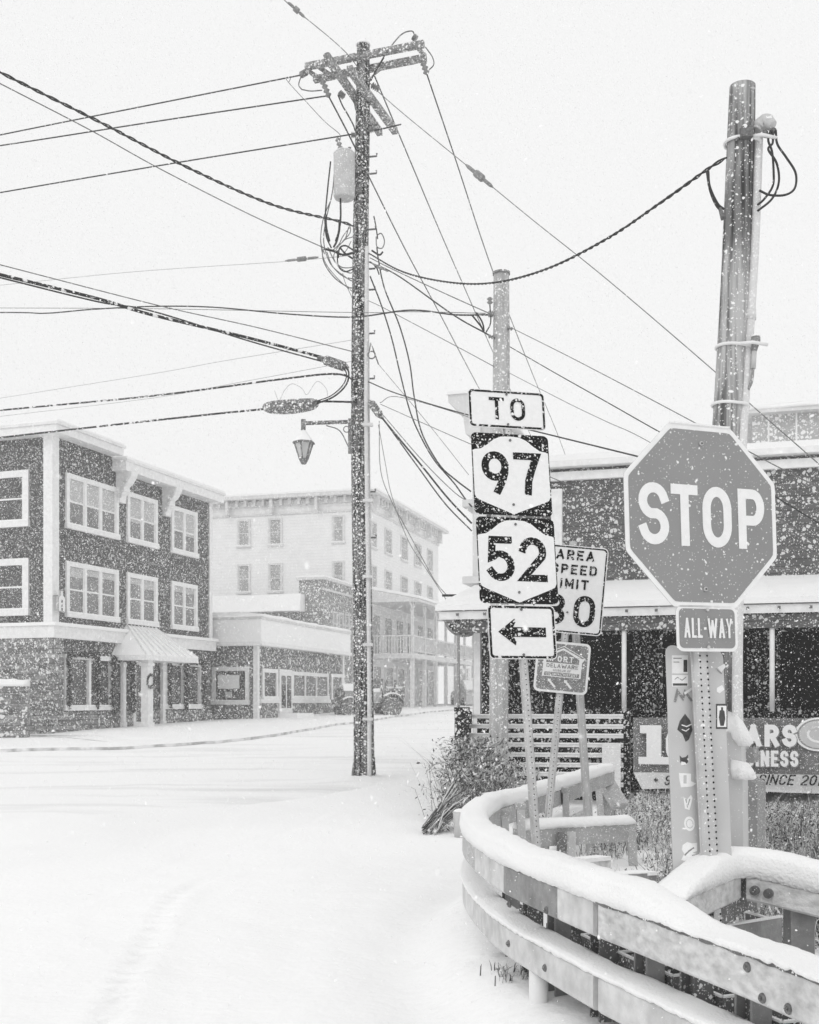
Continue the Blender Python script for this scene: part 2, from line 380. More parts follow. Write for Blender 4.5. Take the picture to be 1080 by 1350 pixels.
def gz(x, y):
    z = g(y)
    if y < 70:
        z += .035 * noise.noise(V((x * .35, y * .3, 0))) + .012 * noise.noise(V((x * 1.7, y * 1.4, 3)))
    if 3 < y < 16 and -6 < x < 6:
        z += .010 * noise.noise(V((x * 4.5, y * 3.5, 5))) + .004 * noise.noise(V((x * 13, y * 10, 5)))
        dm = min(math.hypot(x - p.x, y - p.y) for p in TRK)
        z += (-.05 * math.exp(-(dm / .05) ** 2) + .014 * math.exp(-((dm - .13) / .06) ** 2)) * min(1, max(0, (10.8 - y) / 1.5))
        dm = min(math.hypot(x - p.x - .95 - .05 * (y - 7), y - p.y - .3) for p in TRK); z += -.010 * math.exp(-(dm / .16) ** 2)
        z += -.012 * math.exp(-((x + 2.9 - .25 * (y - 8) + .1 * math.sin(y * 1.3)) / .09) ** 2) - .010 * math.exp(-((x + .55 - .22 * (y - 8)) / .10) ** 2) * max(0, noise.noise(V((x, y * .7, 4))) + .4)
        if x > -1:
            s = inside_rail(x, y)
            if abs(s) < 3: z += .20 / (1 + math.exp(-(s + .16) * 14)) - .03 * math.exp(-((s + .42) / .2) ** 2)
    z += .13 * math.exp(-((x + .82) ** 2 + (y - 20) ** 2) / .35)
    return z
def axis(segs):
    out = []
    for a, b, st in segs:
        n = max(1, round((b - a) / st)); out += [a + (b - a) * i / n for i in range(n)]
    return out + [segs[-1][1]]
xs = axis([(-1500, -100, 200), (-100, -20, 8), (-20, -5, .7), (-5, -2.6, .16), (-2.6, 3, .055), (3, 8, .3), (8, 24, 1.2), (24, 100, 8), (100, 1500, 200)])
ys = axis([(-20, 2, 1.5), (2, 5, .25), (5, 11, .07), (11, 16, .2), (16, 30, .35), (30, 75, 1.2), (75, 200, 10), (200, 2400, 300)])
vs = [(x, y, gz(x, y)) for y in ys for x in xs]
nx = len(xs); fs = [(j * nx + i, j * nx + i + 1, (j + 1) * nx + i + 1, (j + 1) * nx + i) for j in range(len(ys) - 1) for i in range(nx - 1)]
me = bpy.data.meshes.new('ground'); me.from_pydata(vs, [], fs); me.materials.append(M['snow_ground'])
me.polygons.foreach_set('use_smooth', [True] * len(fs)); o = bpy.data.objects.new('ground', me); col.objects.link(o); tag(o, kind='structure')

kerb = crm([V(p + (0,)) for p in ((-45, 24), (-22, 25), (-9.4, 26.2), (-6.0, 27.4), (-3.9, 31), (-2.4, 38), (-.2, 48), (2.9, 60), (6.6, 73), (14, 100), (30, 160))], 12)
near = crm([V(p + (0,)) for p in ((-45, 9), (-22, 11), (-8, 13), (-2.6, 15.8), (-.6, 18.8), (1.0, 24), (2.9, 34), (5.2, 45), (8.4, 58), (12, 71), (20, 98), (38, 156))], 12)
mb = MB(); n = 14; k = len(kerb)
for i in range(k):
    for j in range(n + 1):
        p = kerb[i].lerp(near[i], j / n); e = .03 if 0 < j < n - 1 else .012
        p.z = gz(p.x, p.y) + .028 + .01 * noise.noise(V((p.x, p.y * 2, 1))) - (.05 if j >= n - 0 else 0); mb.v.append(p)
for i in range(k - 1):
    for j in range(n): a = i * (n + 1) + j; mb.face((a, a + 1, a + n + 2, a + n + 1), 'road_snow', True)
tag(mb.build('road'), kind='structure')
mb = MB(); cnt = 5
for i, p in enumerate(kerb):
    t = (kerb[min(i + 1, k - 1)] - kerb[max(i - 1, 0)]).normalized(); nrm = V((-t.y, t.x, 0)); b = gz(p.x, p.y)
    for q, (w, z) in enumerate(((0, -.05), (.01, .10), (.12, .125), (1.2, .14), (4.0, .14), (9, .0))):
        pp = p + nrm * w; mb.v.append(V((pp.x, pp.y, gz(pp.x, pp.y) * .5 + b * .5 + z + .012 * noise.noise(V((pp.x * 2, pp.y * 2, 9))) * (q > 1))))
for i in range(k - 1):
    for j in range(5):
        a = i * 6 + j; mb.face((a, a + 6, a + 7, a + 1), 'kerb' if j == 0 else 'snow', j > 1)
tag(mb.build('sidewalk'), kind='structure')

# ------------------------------------------------------------------ facades
class Face:
    """vertical wall plane: origin (x,y), direction of increasing u, outward normal"""
    def __init__(s, ox, oy, dx, dy, nx, ny):
        s.o = V((ox, oy, 0)); s.d = V((dx, dy, 0)).normalized(); s.n = V((nx, ny, 0)).normalized()
    def u(s, px, n=0):
        k = (px - CX) / F; o = s.o + s.n * n
        return (o.x - k * o.y) / (k * s.d.y - s.d.x)
    def z(s, px, py, n=0):
        u = s.u(px, n); d = s.o.y + s.n.y * n + u * s.d.y; return CZ + (HY - py) / F * d
    def p(s, u, z, n=0): return s.o + s.d * u + s.n * n + V((0, 0, z))
    def fr(s, u=0, z=0, n=0): return (s.p(u, z, n), s.d, V((0, 0, 1)), s.n)
    def box(s, mb, u0, u1, z0, z1, n0, n1, m):
        mb.obox(s.p((u0 + u1) / 2, (z0 + z1) / 2, (n0 + n1) / 2), (s.d, V((0, 0, 1)), s.n), (abs(u1 - u0) / 2, abs(z1 - z0) / 2, abs(n1 - n0) / 2), m)

def window(f, par, u0, u1, z0, z1, cols, cas=.13, glass='glass', blind=None, trim='trim', sash=True, pr=.06, name='window'):
    """casing + mullions as one mesh, the panes (and a blind) as its children"""
    if u0 > u1: u0, u1 = u1, u0
    mb = MB(); B = lambda *a: f.box(mb, *a)
    B(u0, u1, z1 - cas, z1, -.02, pr, trim); B(u0 - .03, u1 + .03, z0, z0 + cas * .9, -.02, pr + .04, trim)
    B(u0, u0 + cas, z0 + cas * .9, z1 - cas, -.02, pr, trim); B(u1 - cas, u1, z0 + cas * .9, z1 - cas, -.02, pr, trim)
    iw = (u1 - u0 - 2 * cas); cw = iw / cols
    for c in range(1, cols): x = u0 + cas + cw * c; B(x - cas * .38, x + cas * .38, z0 + cas * .9, z1 - cas, -.02, pr - .01, trim)
    if sash:
        zm = (z0 + z1) / 2
        for c in range(cols):
            a = u0 + cas + cw * c + (cas * .38 if c else 0); b = u0 + cas + cw * (c + 1) - (cas * .38 if c < cols - 1 else 0)
            B(a, b, zm - .025, zm + .025, -.01, pr - .03, trim)
            B(a, a + .04, z0 + cas * .9, z1 - cas, -.01, pr - .035, trim); B(b - .04, b, z0 + cas * .9, z1 - cas, -.01, pr - .035, trim)
    w = mb.build(name, par)
    mb = MB(); f.box(mb, u0 + cas * .6, u1 - cas * .6, z0 + cas * .5, z1 - cas * .6, -.05, .008, glass); mb.build('pane', w)
    if blind:
        mb = MB(); zb = z1 - cas - (z1 - z0) * blind
        for c in range(cols):
            a = u0 + cas + cw * c + (cas * .38 if c else 0) + .045; b = u0 + cas + cw * (c + 1) - (cas * .38 if c < cols - 1 else 0) - .045
            f.box(mb, a, b, zb - random.choice((0, 0, .1)), z1 - cas - .01, .009, .013, 'blind')
        mb.build('blind', w)
    # snow on the sill
    mb = MB(); f.box(mb, u0 - .02, u1 + .02, z0 + cas * .9 + .002, z0 + cas * .9 + .04, pr - .05 if sash else 0.01, pr + .035, 'snow'); mb.build('sill_snow', w)
    return w

def shell(par, pts, z0, z1, m, name='wall'):
    mb = MB(); n = len(pts); k = 0
    for z in (z0, z1):
        for p in pts: mb.v.append(V((p[0], p[1], z)))
    mb.face(range(n, 2 * n), m)
    for i in range(n): j = (i + 1) % n; mb.face((i, j, n + j, n + i), m)
    return mb.build(name, par)

# ================================================================== corner building (three storeys, shingled)
A = (-10.34, 33.0); ang = math.atan2(.944, .329)
fr_ = Face(*A, .329, .944, .944, -.329)             # street face going right and away
fl_ = Face(*A, -.944, .329, -.329, -.944)           # face towards us, going left
W, D = 9.26, 14.0
cb = thing('corner_building', 'three-storey dark shingled corner building with white window trim and stone base, at the left', 'building', (A[0], A[1], .6), ang)
quadp = [fr_.p(0, 0), fr_.p(W, 0), fr_.p(W, 0, -D), fr_.p(0, 0, -D)]
shell(cb, [(p.x, p.y) for p in quadp], .3, 9.30, 'shingle')
zt = 9.3
mb = MB()
fr_.box(mb, -.10, .22, 3.8, 9.3, -.02, .05, 'trim'); mb.build('corner_trim', cb); mb = MB(); fl_.box(mb, 0, .26, 3.8, 9.3, -.02, .101, 'trim'); mb.build('corner_trim', cb); mb = MB()
fr_.box(mb, W - .16, W + .05, 3.8, 8.9, -.02, .05, 'trim'); mb.build('corner_trim', cb)
mb = MB()                                           # belt course above the shop floor
fr_.box(mb, -.16, W + .12, 3.45, 3.80, 0, .16, 'trim'); fr_.box(mb, -.22, W + .16, 3.80, 3.90, 0, .24, 'snow')
fl_.box(mb, .0, D, 3.45, 3.80, 0.002, .16, 'trim'); fl_.box(mb, 0, D, 3.803, 3.90, 0.002, .22, 'snow'); mb.build('belt_course', cb)
# roof with its two eave steps
mb = MB(); u1 = fr_.u(147)
fr_.box(mb, -.45, u1, 9.30, 9.52, -D, .45, 'trim'); fr_.box(mb, -.5, u1 + .03, 9.523, 9.60, -D, .52, 'roof_metal')
fl_.box(mb, .45, D + .3, 9.301, 9.521, -.2, .451, 'trim'); fl_.box(mb, .5, D + .3, 9.5235, 9.601, -.2, .5, 'roof_metal')
fr_.box(mb, u1 + .06, W + .10, 8.86, 9.14, -D, .50, 'trim'); fr_.box(mb, u1 + .04, W + .14, 9.143, 9.22, -D, .54, 'roof_metal')
roof = mb.build('roof', cb)
mb = MB(); fr_.box(mb, -.46, u1, 9.603, 9.66, -D, .48, 'snow'); fr_.box(mb, u1 + .045, W + .12, 9.223, 9.30, -D, .52, 'snow'); mb.build('roof_snow', roof)
for px in (153, 214):                               # scrolled eave brackets
    u = fr_.u(px, .0); mb = MB(); pts = [(0, -.95), (.14, -.95), (.16, -.72), (.30, -.6), (.28, -.45), (.42, -.34), (.56, -.12), (.58, 0), (0, 0)]
    fra = (fr_.p(u, 8.86), fr_.n, V((0, 0, 1)), fr_.d); mb.prism(fra, pts, 0, .35, 'trim')
    for q in range(4):
        c = fr_.p(u - .01, 8.62 - q * .17, .17 + .12 * (3 - q) * .6); mb.tube([c, c - fr_.d * .06], .075, 'hotel_trim', 8)
    mb.build('eave_bracket', cb)
for (a, b, cols) in ((86, 155, 3), (166.5, 206.5, 2), (225, 259, 2)):
    ua, ub = fr_.u(a), fr_.u(b)
    window(fr_, cb, ua, ub, 6.72, 8.36, cols, cas=.15, blind=.42)
    window(fr_, cb, ua, ub, 4.10, 5.76, cols, cas=.15, blind=.12)
for k_, (z0, z1) in enumerate(((6.72, 8.38), (4.12, 5.80))):
    for u0 in (.82, 4.6, 8.2): window(fl_, cb, u0, u0 + 2.0, z0, z1, 1, cas=.2, glass='glass_dark')
# stone base
mb = MB(); us = fr_.u(80.5)
fl_.box(mb, 0, D, .2, 3.45, 0, .13, 'stone'); fr_.box(mb, -.125, us, .2, 3.448, .0, .10, 'stone')
fr_.box(mb, us + .002, W, .2, fr_.z(120, 938) , 0, .06, 'stone'); mb.build('stone_base', cb)
# shop windows with garlands
def garland(f, par, u0, u1, z0, z1, legs=True):
    mb = MB(); path = [(u0, z0), (u0, z1), (u1, z1), (u1, z0)] if legs else [(u0, z1), (u1, z1)]
    for (a, b), (c, d) in zip(path, path[1:]):
        n = int(math.hypot(c - a, d - b) / .012)
        for i in range(n):
            t = i / n; bump_ = random.uniform(.04, .13)
            p = f.p(a + (c - a) * t + random.uniform(-.07, .07), b + (d - b) * t + random.uniform(-.07, .07), .14 + random.uniform(0, .08))
            dr = V((random.uniform(-1, 1), random.uniform(-1, 1), random.uniform(-1, 1))).normalized()
            s_ = dr.cross(V((random.random(), random.random(), 1))).normalized() * bump_ * .55
            mb.quad([p - dr * bump_ - s_ * .3, p + s_, p + dr * bump_, p - s_], 'garland')
    return mb.build('garland', par)
def shop(f, par, a, b, y0, y1, cols, glass='glass_dark'):
    ua, ub = f.u(a), f.u(b); z0, z1 = f.z(a, y1), f.z(a, y0)
    return window(f, par, ua, ub, z0, z1, cols, cas=.14, glass=glass, sash=False, pr=.12, name='shop_window'), (ua, ub, z0, z1)
w, (a, b, z0, z1) = shop(fr_, cb, 82, 146, 862, 937, 2); garland(fr_, cb, a + .1, (a + b) / 2 + .3, z0 + .1, z1)
garland(fr_, cb, b - .12, fr_.u(170), z0 - .1, z1 - .05)
w, (a, b, z0, z1) = shop(fr_, cb, 214, 263, 871, 935, 2); garland(fr_, cb, a + .2, b, z0 + .1, z1); garland(fr_, cb, (a + b) / 2, (a + b) / 2 + .1, z0, z1)
# portico
pa, pb = fr_.u(150), fr_.u(217); zr = fr_.z(165, 824); ze = fr_.z(150, 864); dp = 1.25
ra, rb = fr_.u(166), fr_.u(203)
mb = MB(); t = .1
top = [fr_.p(ra, zr, .05), fr_.p(rb, zr, .05), fr_.p(pb + .1, ze, dp), fr_.p(pa - .1, ze, dp), fr_.p(pa - .1, ze, .0), fr_.p(pb + .1, ze, .0)]
mb.quad([top[3], top[2], top[1], top[0]], 'snow'); mb.quad([top[4], top[3], top[0]], 'snow'); mb.quad([top[2], top[5], top[1]], 'snow')
lo = V((0, 0, -.16))
mb.quad([top[3] + lo, top[2] + lo, top[2], top[3]], 'trim'); mb.quad([top[4] + lo, top[3] + lo, top[3], top[4]], 'trim'); mb.quad([top[2] + lo, top[5] + lo, top[5], top[2]], 'trim')
mb.quad([top[4] + lo, top[5] + lo, top[2] + lo, top[3] + lo], 'trim')
pr_ = mb.build('portico_roof', cb)
mb = MB()
for i in range(9):
    q = i / 8; a_ = top[0].lerp(top[1], q); b_ = top[3].lerp(top[2], q); nn = V((0, 0, .02)); mb.bar(a_ + nn, b_ + nn, .03, .05, 'roof_metal')
mb.bar(top[4] + V((0, 0, .02)), top[0], .05, .06, 'trim'); mb.build('standing_seam', pr_)
for uu, nn, wd in ((pa + .35, .10, .16), (pa + .30, dp - .25, .30), (pb - .3, .1, .16)):
    mb = MB(); fr_.box(mb, uu - wd / 2, uu + wd / 2, .55, ze - .162, nn - wd / 2 + .05, nn + wd / 2, 'trim')
    fr_.box(mb, uu - wd * .62, uu + wd * .62, ze - .34, ze - .24, nn - wd * .62 + .05, nn + wd * .62, 'trim'); fr_.box(mb, uu - wd * .62, uu + wd * .62, .55, .95, nn - wd * .62 + .05, nn + wd * .62, 'trim')
    mb.build('porch_column', cb)
ud0, ud1 = pa + 1.0, pa + 2.1
mb = MB(); fr_.box(mb, ud0, ud1, .6, 2.95, .02, .09, 'trim'); d_ = mb.build('door', cb)
mb = MB(); fr_.box(mb, ud0 + .15, ud1 - .15, .95, 2.8, .091, .1, 'glass_dark'); mb.build('door_pane', d_)
mb = MB(); mb.tube([fr_.p(ud1 - .1, 1.6, .09), fr_.p(ud1 - .1, 1.6, .15), fr_.p(ud1 - .1, 1.85, .15), fr_.p(ud1 - .1, 1.85, .09)], .015, 'bolt', 6); mb.build('door_handle', d_)
# wreath on the outer column
wc = fr_.p(pa + .30, fr_.z(207, 900), dp - .08); mb = MB()
for i in range(150):
    a_ = random.uniform(0, 6.283); rr = .2 + random.uniform(-.05, .05); p = wc + fr_.d * -1 * 0 + V((0, 0, math.sin(a_) * rr)) + fr_.d * (math.cos(a_) * rr)
    dr = V((random.uniform(-1, 1), random.uniform(-1, 1), random.uniform(-1, 1))).normalized() * .06; s_ = dr.cross(V((.3, .2, 1))).normalized() * .02
    mb.quad([p - dr, p + s_, p + dr, p - s_], 'garland')
single(mb, 'wreath', 'round evergreen wreath on the white column of the corner building entrance', 'wreath', wc)
# bottle shaped bar sign, on the face close to the corner
us_ = fr_.u(76.5, .1); z0 = fr_.z(76, 807, .1); z1 = fr_.z(76, 779, .1); h_ = z1 - z0
fs_ = (fr_.p(us_, z0, .22), fr_.d, V((0, 0, 1)), fr_.n); mb = MB()
bw = .19
prof = [(-bw, 0), (bw, 0), (bw, h_ * .60), (bw * .9, h_ * .68), (bw * .32, h_ * .78), (bw * .28, h_), (-bw * .28, h_), (-bw * .32, h_ * .78), (-bw * .9, h_ * .68), (-bw, h_ * .60)]
mb.prism(fs_, prof, -.04, .02, 'sign_white', 'edge'); frame_ring(mb, fs_, [(x * .97, z * .99 + .003) for x, z in prof], [(x * .82, .02 + z * .96) for x, z in prof], .022, 'rail_dark')
for i, ch in enumerate('BAR'): text_mid(mb, fs_, ch, 0, h_ * (.44 - .19 * i), h_ * .14, .03, 'sign_black', off=.023)
mb.bar(fr_.p(us_ - .14, z0 + h_ * .75, .0), fr_.p(us_ - .14, z0 + h_ * .75, .2), .02, .02, 'bolt')
single(mb, 'bar_sign', 'small white bottle-shaped BAR sign beside the corner trim of the shingled building', 'sign', fr_.p(us_, z0, .22))

# low stone wall at far left
mb = MB(); q0, q1 = P(-60, 962, 31.2), P(38, 962, 31.6); q0.z = q1.z = .5; dd = (q1 - q0).normalized(); nn = V((dd.y, -dd.x, 0))
zt_ = CZ + (925 - 905) / F * 31.5
mb.obox((q0 + q1) / 2 + V((0, 0, (zt_ - .5) / 2)), (dd, nn, V((0, 0, 1))), ((q1 - q0).length / 2, .3, (zt_ - .5) / 2), 'stone')
wl = single(mb, 'stone_wall', 'low dry-stone wall with snow on top at the far left edge', 'wall', (q0 + q1) / 2)
for i in range(46):                                # loose stones standing proud of the face
    pass
mb = MB(); pth = [q0.lerp(q1, i / 14) + V((0, 0, zt_ - .5)) for i in range(15)]
mb.sweep(pth, [(.36, 0), (.34, .10), (.15, .2), (-.2, .2), (-.34, .1), (-.36, 0)], 'snow', sm=True, wob=.05); mb.build('snow_cap', wl)

# ================================================================== low shopfront building
SD = (.279, .960); SP = (.960, -.279)               # along the street / across it
B0 = ((339 - CX) / F * 42, 42.0); fb = Face(*B0, *SD, *SP); fbl = Face(*B0, -.96, .279, -.279, -.96)
lb = thing('shopfront_building', 'single-storey shopfront with wide snowy fascia between the shingled building and the hotel', 'building', (B0[0], B0[1], .8), math.atan2(.96, .279))
Wb = fb.u(452); q = [fb.p(0, 0), fb.p(Wb, 0), fb.p(Wb, 0, -7), fb.p(0, 0, -7)]
shell(lb, [(p.x, p.y) for p in q], .4, 3.66, 'low_siding')
mb = MB(); fb.box(mb, -.3, Wb + .2, 3.661, 4.62, -7, .30, 'snow'); fb.box(mb, -.34, Wb + .24, 3.66, 3.80, -6.9, .36, 'trim'); fb.box(mb, -.32, Wb + .24, 4.623, 4.70, -7, .34, 'hotel_trim')
rb_ = mb.build('fascia', lb)
mb = MB(); pth = [fb.p(-.35 + (Wb + .6) * i / 16, 4.70, -1.2) for i in range(17)]
mb.sweep(pth, [(1.55, 0), (1.5, .12), (.9, .2), (-1.5, .2), (-3.8, .1), (-3.9, 0)], 'snow', sm=True, wob=.05); mb.build('roof_snow', rb_)
mb = MB(); fb.box(mb, -.08, .10, .6, 3.66, 0, .06, 'trim'); mb.build('corner_trim', lb); mb = MB(); fbl.box(mb, 0, .12, .6, 3.66, .003, .081, 'trim'); mb.build('corner_trim', lb); mb = MB(); fb.box(mb, Wb - .15, Wb + .04, .6, 3.66, 0, .07, 'trim'); mb.build('corner_trim', lb)
def shopw(f, a, b, y0, y1, cols, glass='glass_dark'):
    ua, ub = f.u(a), f.u(b); z0, z1 = f.z(a, y1), f.z(a, y0); return window(f, lb, ua, ub, z0, z1, cols, cas=.15, glass=glass, sash=False, name='shop_window')
wl_ = shopw(fbl, 329, 280, 879, 929, 1)
mb = MB(); a, b = fbl.u(316), fbl.u(288); fbl.box(mb, a, b, fbl.z(300, 908), fbl.z(300, 890), .02, .04, 'sign_white'); fbl.box(mb, a + .3, b - .3, fbl.z(300, 920), fbl.z(300, 912), .02, .04, 'plate'); mb.build('window_poster', wl_)
shopw(fb, 345, 365, 881, 924, 1); shopw(fb, 384, 432, 885, 923, 3)
shopw(fb, 436, 451, 888, 934, 1)
for a, b, y0, y1 in ((366, 383, 882, 942),):
    ua, ub = fb.u(a), fb.u(b); z0, z1 = fb.z(a, y1), fb.z(a, y0)
    mb = MB(); fb.box(mb, ua, ub, z0, z1, -.02, .09, 'trim'); d_ = mb.build('door', lb)
    mb = MB(); fb.box(mb, ua + .18, (ua + ub) / 2 - .05, z0 + .25, z1 - .25, .091, .1, 'glass_dark'); fb.box(mb, (ua + ub) / 2 + .08, ub - .15, z0 + .25, z1 - .25, .091, .1, 'glass_dark'); mb.build('door_pane', d_)
    mb = MB(); fb.box(mb, ua - .2, ub + .2, z0 - .3, z0 + .05, .1, .9, 'snow'); mb.build('door_step', lb)
mb = MB(); fb.box(mb, .22, Wb - .16, fb.z(345, 927), fb.z(345, 922), 0, .09, 'trim'); mb.build('sill_band', lb)

# ================================================================== brick building behind it
C0 = ((426 - CX) / F * 53, 53.0); fc = Face(*C0, *SD, *SP); fcl = Face(*C0, -.96, .279, -.279, -.96)
kb = thing('brick_building', 'brick building with snowy flat roof and raised front, between shopfront and hotel', 'building', (C0[0], C0[1], 1), math.atan2(.96, .279))
z1 = fc.z(426, 764); z2 = fc.z(426, 806)
q = [fc.p(0, 0), fc.p(4.2, 0), fc.p(4.2, 0, -1.2), fc.p(0, 0, -1.2)]; shell(kb, [(p.x, p.y) for p in q], .6, z1, 'brick_mid')
q = [fc.p(.02, 0, -1.2), fc.p(4.18, 0, -1.2), fc.p(4.18, 0, -11), fc.p(.02, 0, -11)]; shell(kb, [(p.x, p.y) for p in q], .6, z2, 'brick_mid', 'rear_wall')
mb = MB(); pth = [fcl.p(.9 + 10 * i / 12, z2, -1.5) for i in range(13)]; mb.sweep(pth, [(2.0, 0), (1.7, .75), (1.2, .78), (-2, .8), (-2.2, 0)], 'snow', sm=False, wob=.03); mb.build('roof_snow', kb)
mb = MB(); fc.box(mb, -.12, 4.3, z1, z1 + .12, -1.3, .14, 'hotel_trim'); fc.box(mb, -.12, 4.3, z1 + .121, z1 + .2, -1.3, .12, 'snow'); fc.box(mb, -.08, 4.25, z1 - .5, z1 - .4, 0.0, .1, 'hotel_trim'); mb.build('cornice', kb)
for a, b in ((438, 444), (446, 452), (454, 460)): window(fc, kb, fc.u(a), fc.u(b), fc.z(440, 838), fc.z(440, 806), 1, cas=.08, glass='hotel_win', trim='hotel_trim')

# ================================================================== hotel
H0 = ((487 - CX) / F * 58, 58.0); fh = Face(*H0, *SD, *SP); fhl = Face(*H0, -.96, .279, -.279, -.96)
ht = thing('hotel_building', 'pale clapboard three-storey hotel with bracketed cornice and two-level veranda, farthest up the street', 'building', (H0[0], H0[1], 1.1), math.atan2(.96, .279))
Wh = fh.u(578); q = [fh.p(0, 0), fh.p(Wh, 0), fh.p(Wh, 0, -14), fh.p(0, 0, -14)]
zt = fh.z(487, 664); shell(ht, [(p.x, p.y) for p in q], .6, zt + .45, 'hotel')
mb = MB()
for f_, L_ in ((fh, Wh), (fhl, 14)):
    e = .004 if f_ is fh else 0
    f_.box(mb, -.02, L_, zt + .10 + e, zt + .40 + e, 0, .12 + e, 'hotel_trim'); f_.box(mb, 0 if f_ is fhl else -.55, L_ + .5, zt + .451 + e, zt + .62 + e, -.4, .55 + e, 'hotel_trim')
    f_.box(mb, .0, L_, zt - .35 + e, zt - .25 + e, 0, .07 + e, 'hotel_trim')
    n_ = int(L_ / .5)
    for i in range(n_):
        u = .25 + i * L_ / n_; big = i % 5 == 0
        f_.box(mb, u - .07, u + .07, zt - (.30 if big else -.12), zt + .449, .13, .45 if big else .3, 'hotel_trim')
co = mb.build('cornice', ht)
mb = MB(); fh.box(mb, -.5, Wh + .4, zt + .64, zt + .74, -13, .5, 'snow'); mb.build('roof_snow', co)
zz = [(fhl.z(322, 722), fhl.z(322, 685)), (fhl.z(322, 783), fhl.z(322, 744))]
for a, b in ((331, 313), (373, 354), (455, 438)):
    for z0, z1 in zz: window(fhl, ht, fhl.u(a), fhl.u(b), z0, z1, 1, cas=.1, glass='hotel_win', trim='hotel_trim')
zz = [(fh.z(511, 732), fh.z(511, 697)), (fh.z(511, 787), fh.z(511, 752))]
for a, b in ((489, 496), (507, 516), (528, 537), (546, 555), (563, 570)):
    for z0, z1 in zz: window(fh, ht, fh.u(a), fh.u(b), z0, z1, 1, cas=.09, glass='hotel_win', trim='hotel_trim')
# veranda on the street side
dv = 2.4; z_r = fh.z(489, 792); z_f = fh.z(489, 862); z_g = 1.0
mb = MB(); pts = [(0, .55), (dv + .3, .0), (dv + .3, -.14), (0, -.14)]; mb.prism((fh.p(-.3, z_r, 0), fh.n, V((0, 0, 1)), fh.d), pts, 0, Wh + .5, 'hotel_trim')
vr = mb.build('veranda_roof', ht); mb = MB(); mb.prism((fh.p(-.3, z_r + .005, 0), fh.n, V((0, 0, 1)), fh.d), [(0, .56), (dv + .32, .01), (dv + .3, .16), (0, .72)], 0, Wh + .5, 'snow'); mb.build('roof_snow', vr)
mb = MB(); fh.box(mb, -.2, Wh, z_f - .25, z_f, .01, dv, 'hotel_trim'); mb.build('veranda_floor', ht)
npz = 7
for i in range(npz):
    u = .05 + (Wh - .2) * i / (npz - 1); mb = MB()
    fh.box(mb, u - .07, u + .07, z_f, z_r - .14, dv - .2, dv - .06, 'hotel_trim'); fh.box(mb, u - .09, u + .09, z_g, z_f - .25, dv - .22, dv - .04, 'hotel_trim')
    for s_ in (-1, 1): mb.bar(fh.p(u, z_r - .6, dv - .13), fh.p(u + s_ * .45, z_r - .16, dv - .13), .06, .08, 'hotel_trim')
    mb.build('veranda_post', ht)
mb = MB(); fh.box(mb, 0, Wh - .1, z_f + .85, z_f + .93, dv - .17, dv - .09, 'hotel_trim'); fh.box(mb, 0, Wh - .1, z_f + .1, z_f + .16, dv - .17, dv - .09, 'hotel_trim')
for i in range(90): u = Wh * i / 90; fh.box(mb, u, u + .05, z_f + .16, z_f + .85, dv - .15, dv - .11, 'hotel_trim')
f2 = Face(fh.p(0, 0).x, fh.p(0, 0).y, *SP, -SD[0], -SD[1]); f2.box(mb, 0, dv, z_f + .85, z_f + .93, 0.0, .06, 'hotel_trim')
for i in range(15): f2.box(mb, .1 + i * .155, .15 + i * .155, z_f, z_f + .85, .0, .04, 'hotel_trim')
mb.build('balustrade', ht)
for i in range(6):
    u = .6 + i * (Wh - 1) / 6; mb = MB(); fh.box(mb, u, u + 1.0, z_f + .05, z_f + 2.0, .0, .05, 'hotel_win'); mb.build('balcony_door', ht)
    mb = MB(); fh.box(mb, u - .1, u + 1.1, z_g + .1 + (0 if i % 3 == 2 else .5), z_g + 2.4, .0, .06, 'glass'); fh.box(mb, u - .2, u + 1.2, z_g + 2.4, z_g + 2.52, 0, .1, 'trim')
    fh.box(mb, u - .2, u - .1, z_g, z_g + 2.4, 0, .1, 'trim'); fh.box(mb, u + 1.1, u + 1.2, z_g, z_g + 2.4, 0, .1, 'trim'); mb.build('ground_window', ht)

# pale house showing far up the street
E0 = P(588, 935, 88); fe = Face(E0.x, E0.y, .96, -.279, -.279, -.96)
eb = thing('far_house', 'faint pale house with shallow gable at the end of the street', 'house', (E0.x, E0.y, 1.3), math.atan2(-.279, .96))
q = [fe.p(0, 0), fe.p(9, 0), fe.p(9, 0, -8), fe.p(0, 0, -8)]; shell(eb, [(p.x, p.y) for p in q], .9, 5.2, 'hotel')
mb = MB(); mb.prism((fe.p(0, 5.2, .4), fe.d, V((0, 0, 1)), -fe.n), [(-.4, 0), (9.4, 0), (4.5, 2.2)], 0, 8.8, 'snow'); mb.build('roof', eb)
for u in (.9, 3.2, 5.6): window(fe, eb, u, u + 1, 2.6, 4.2, 1, cas=.1, glass='hotel_win', trim='hotel_trim')

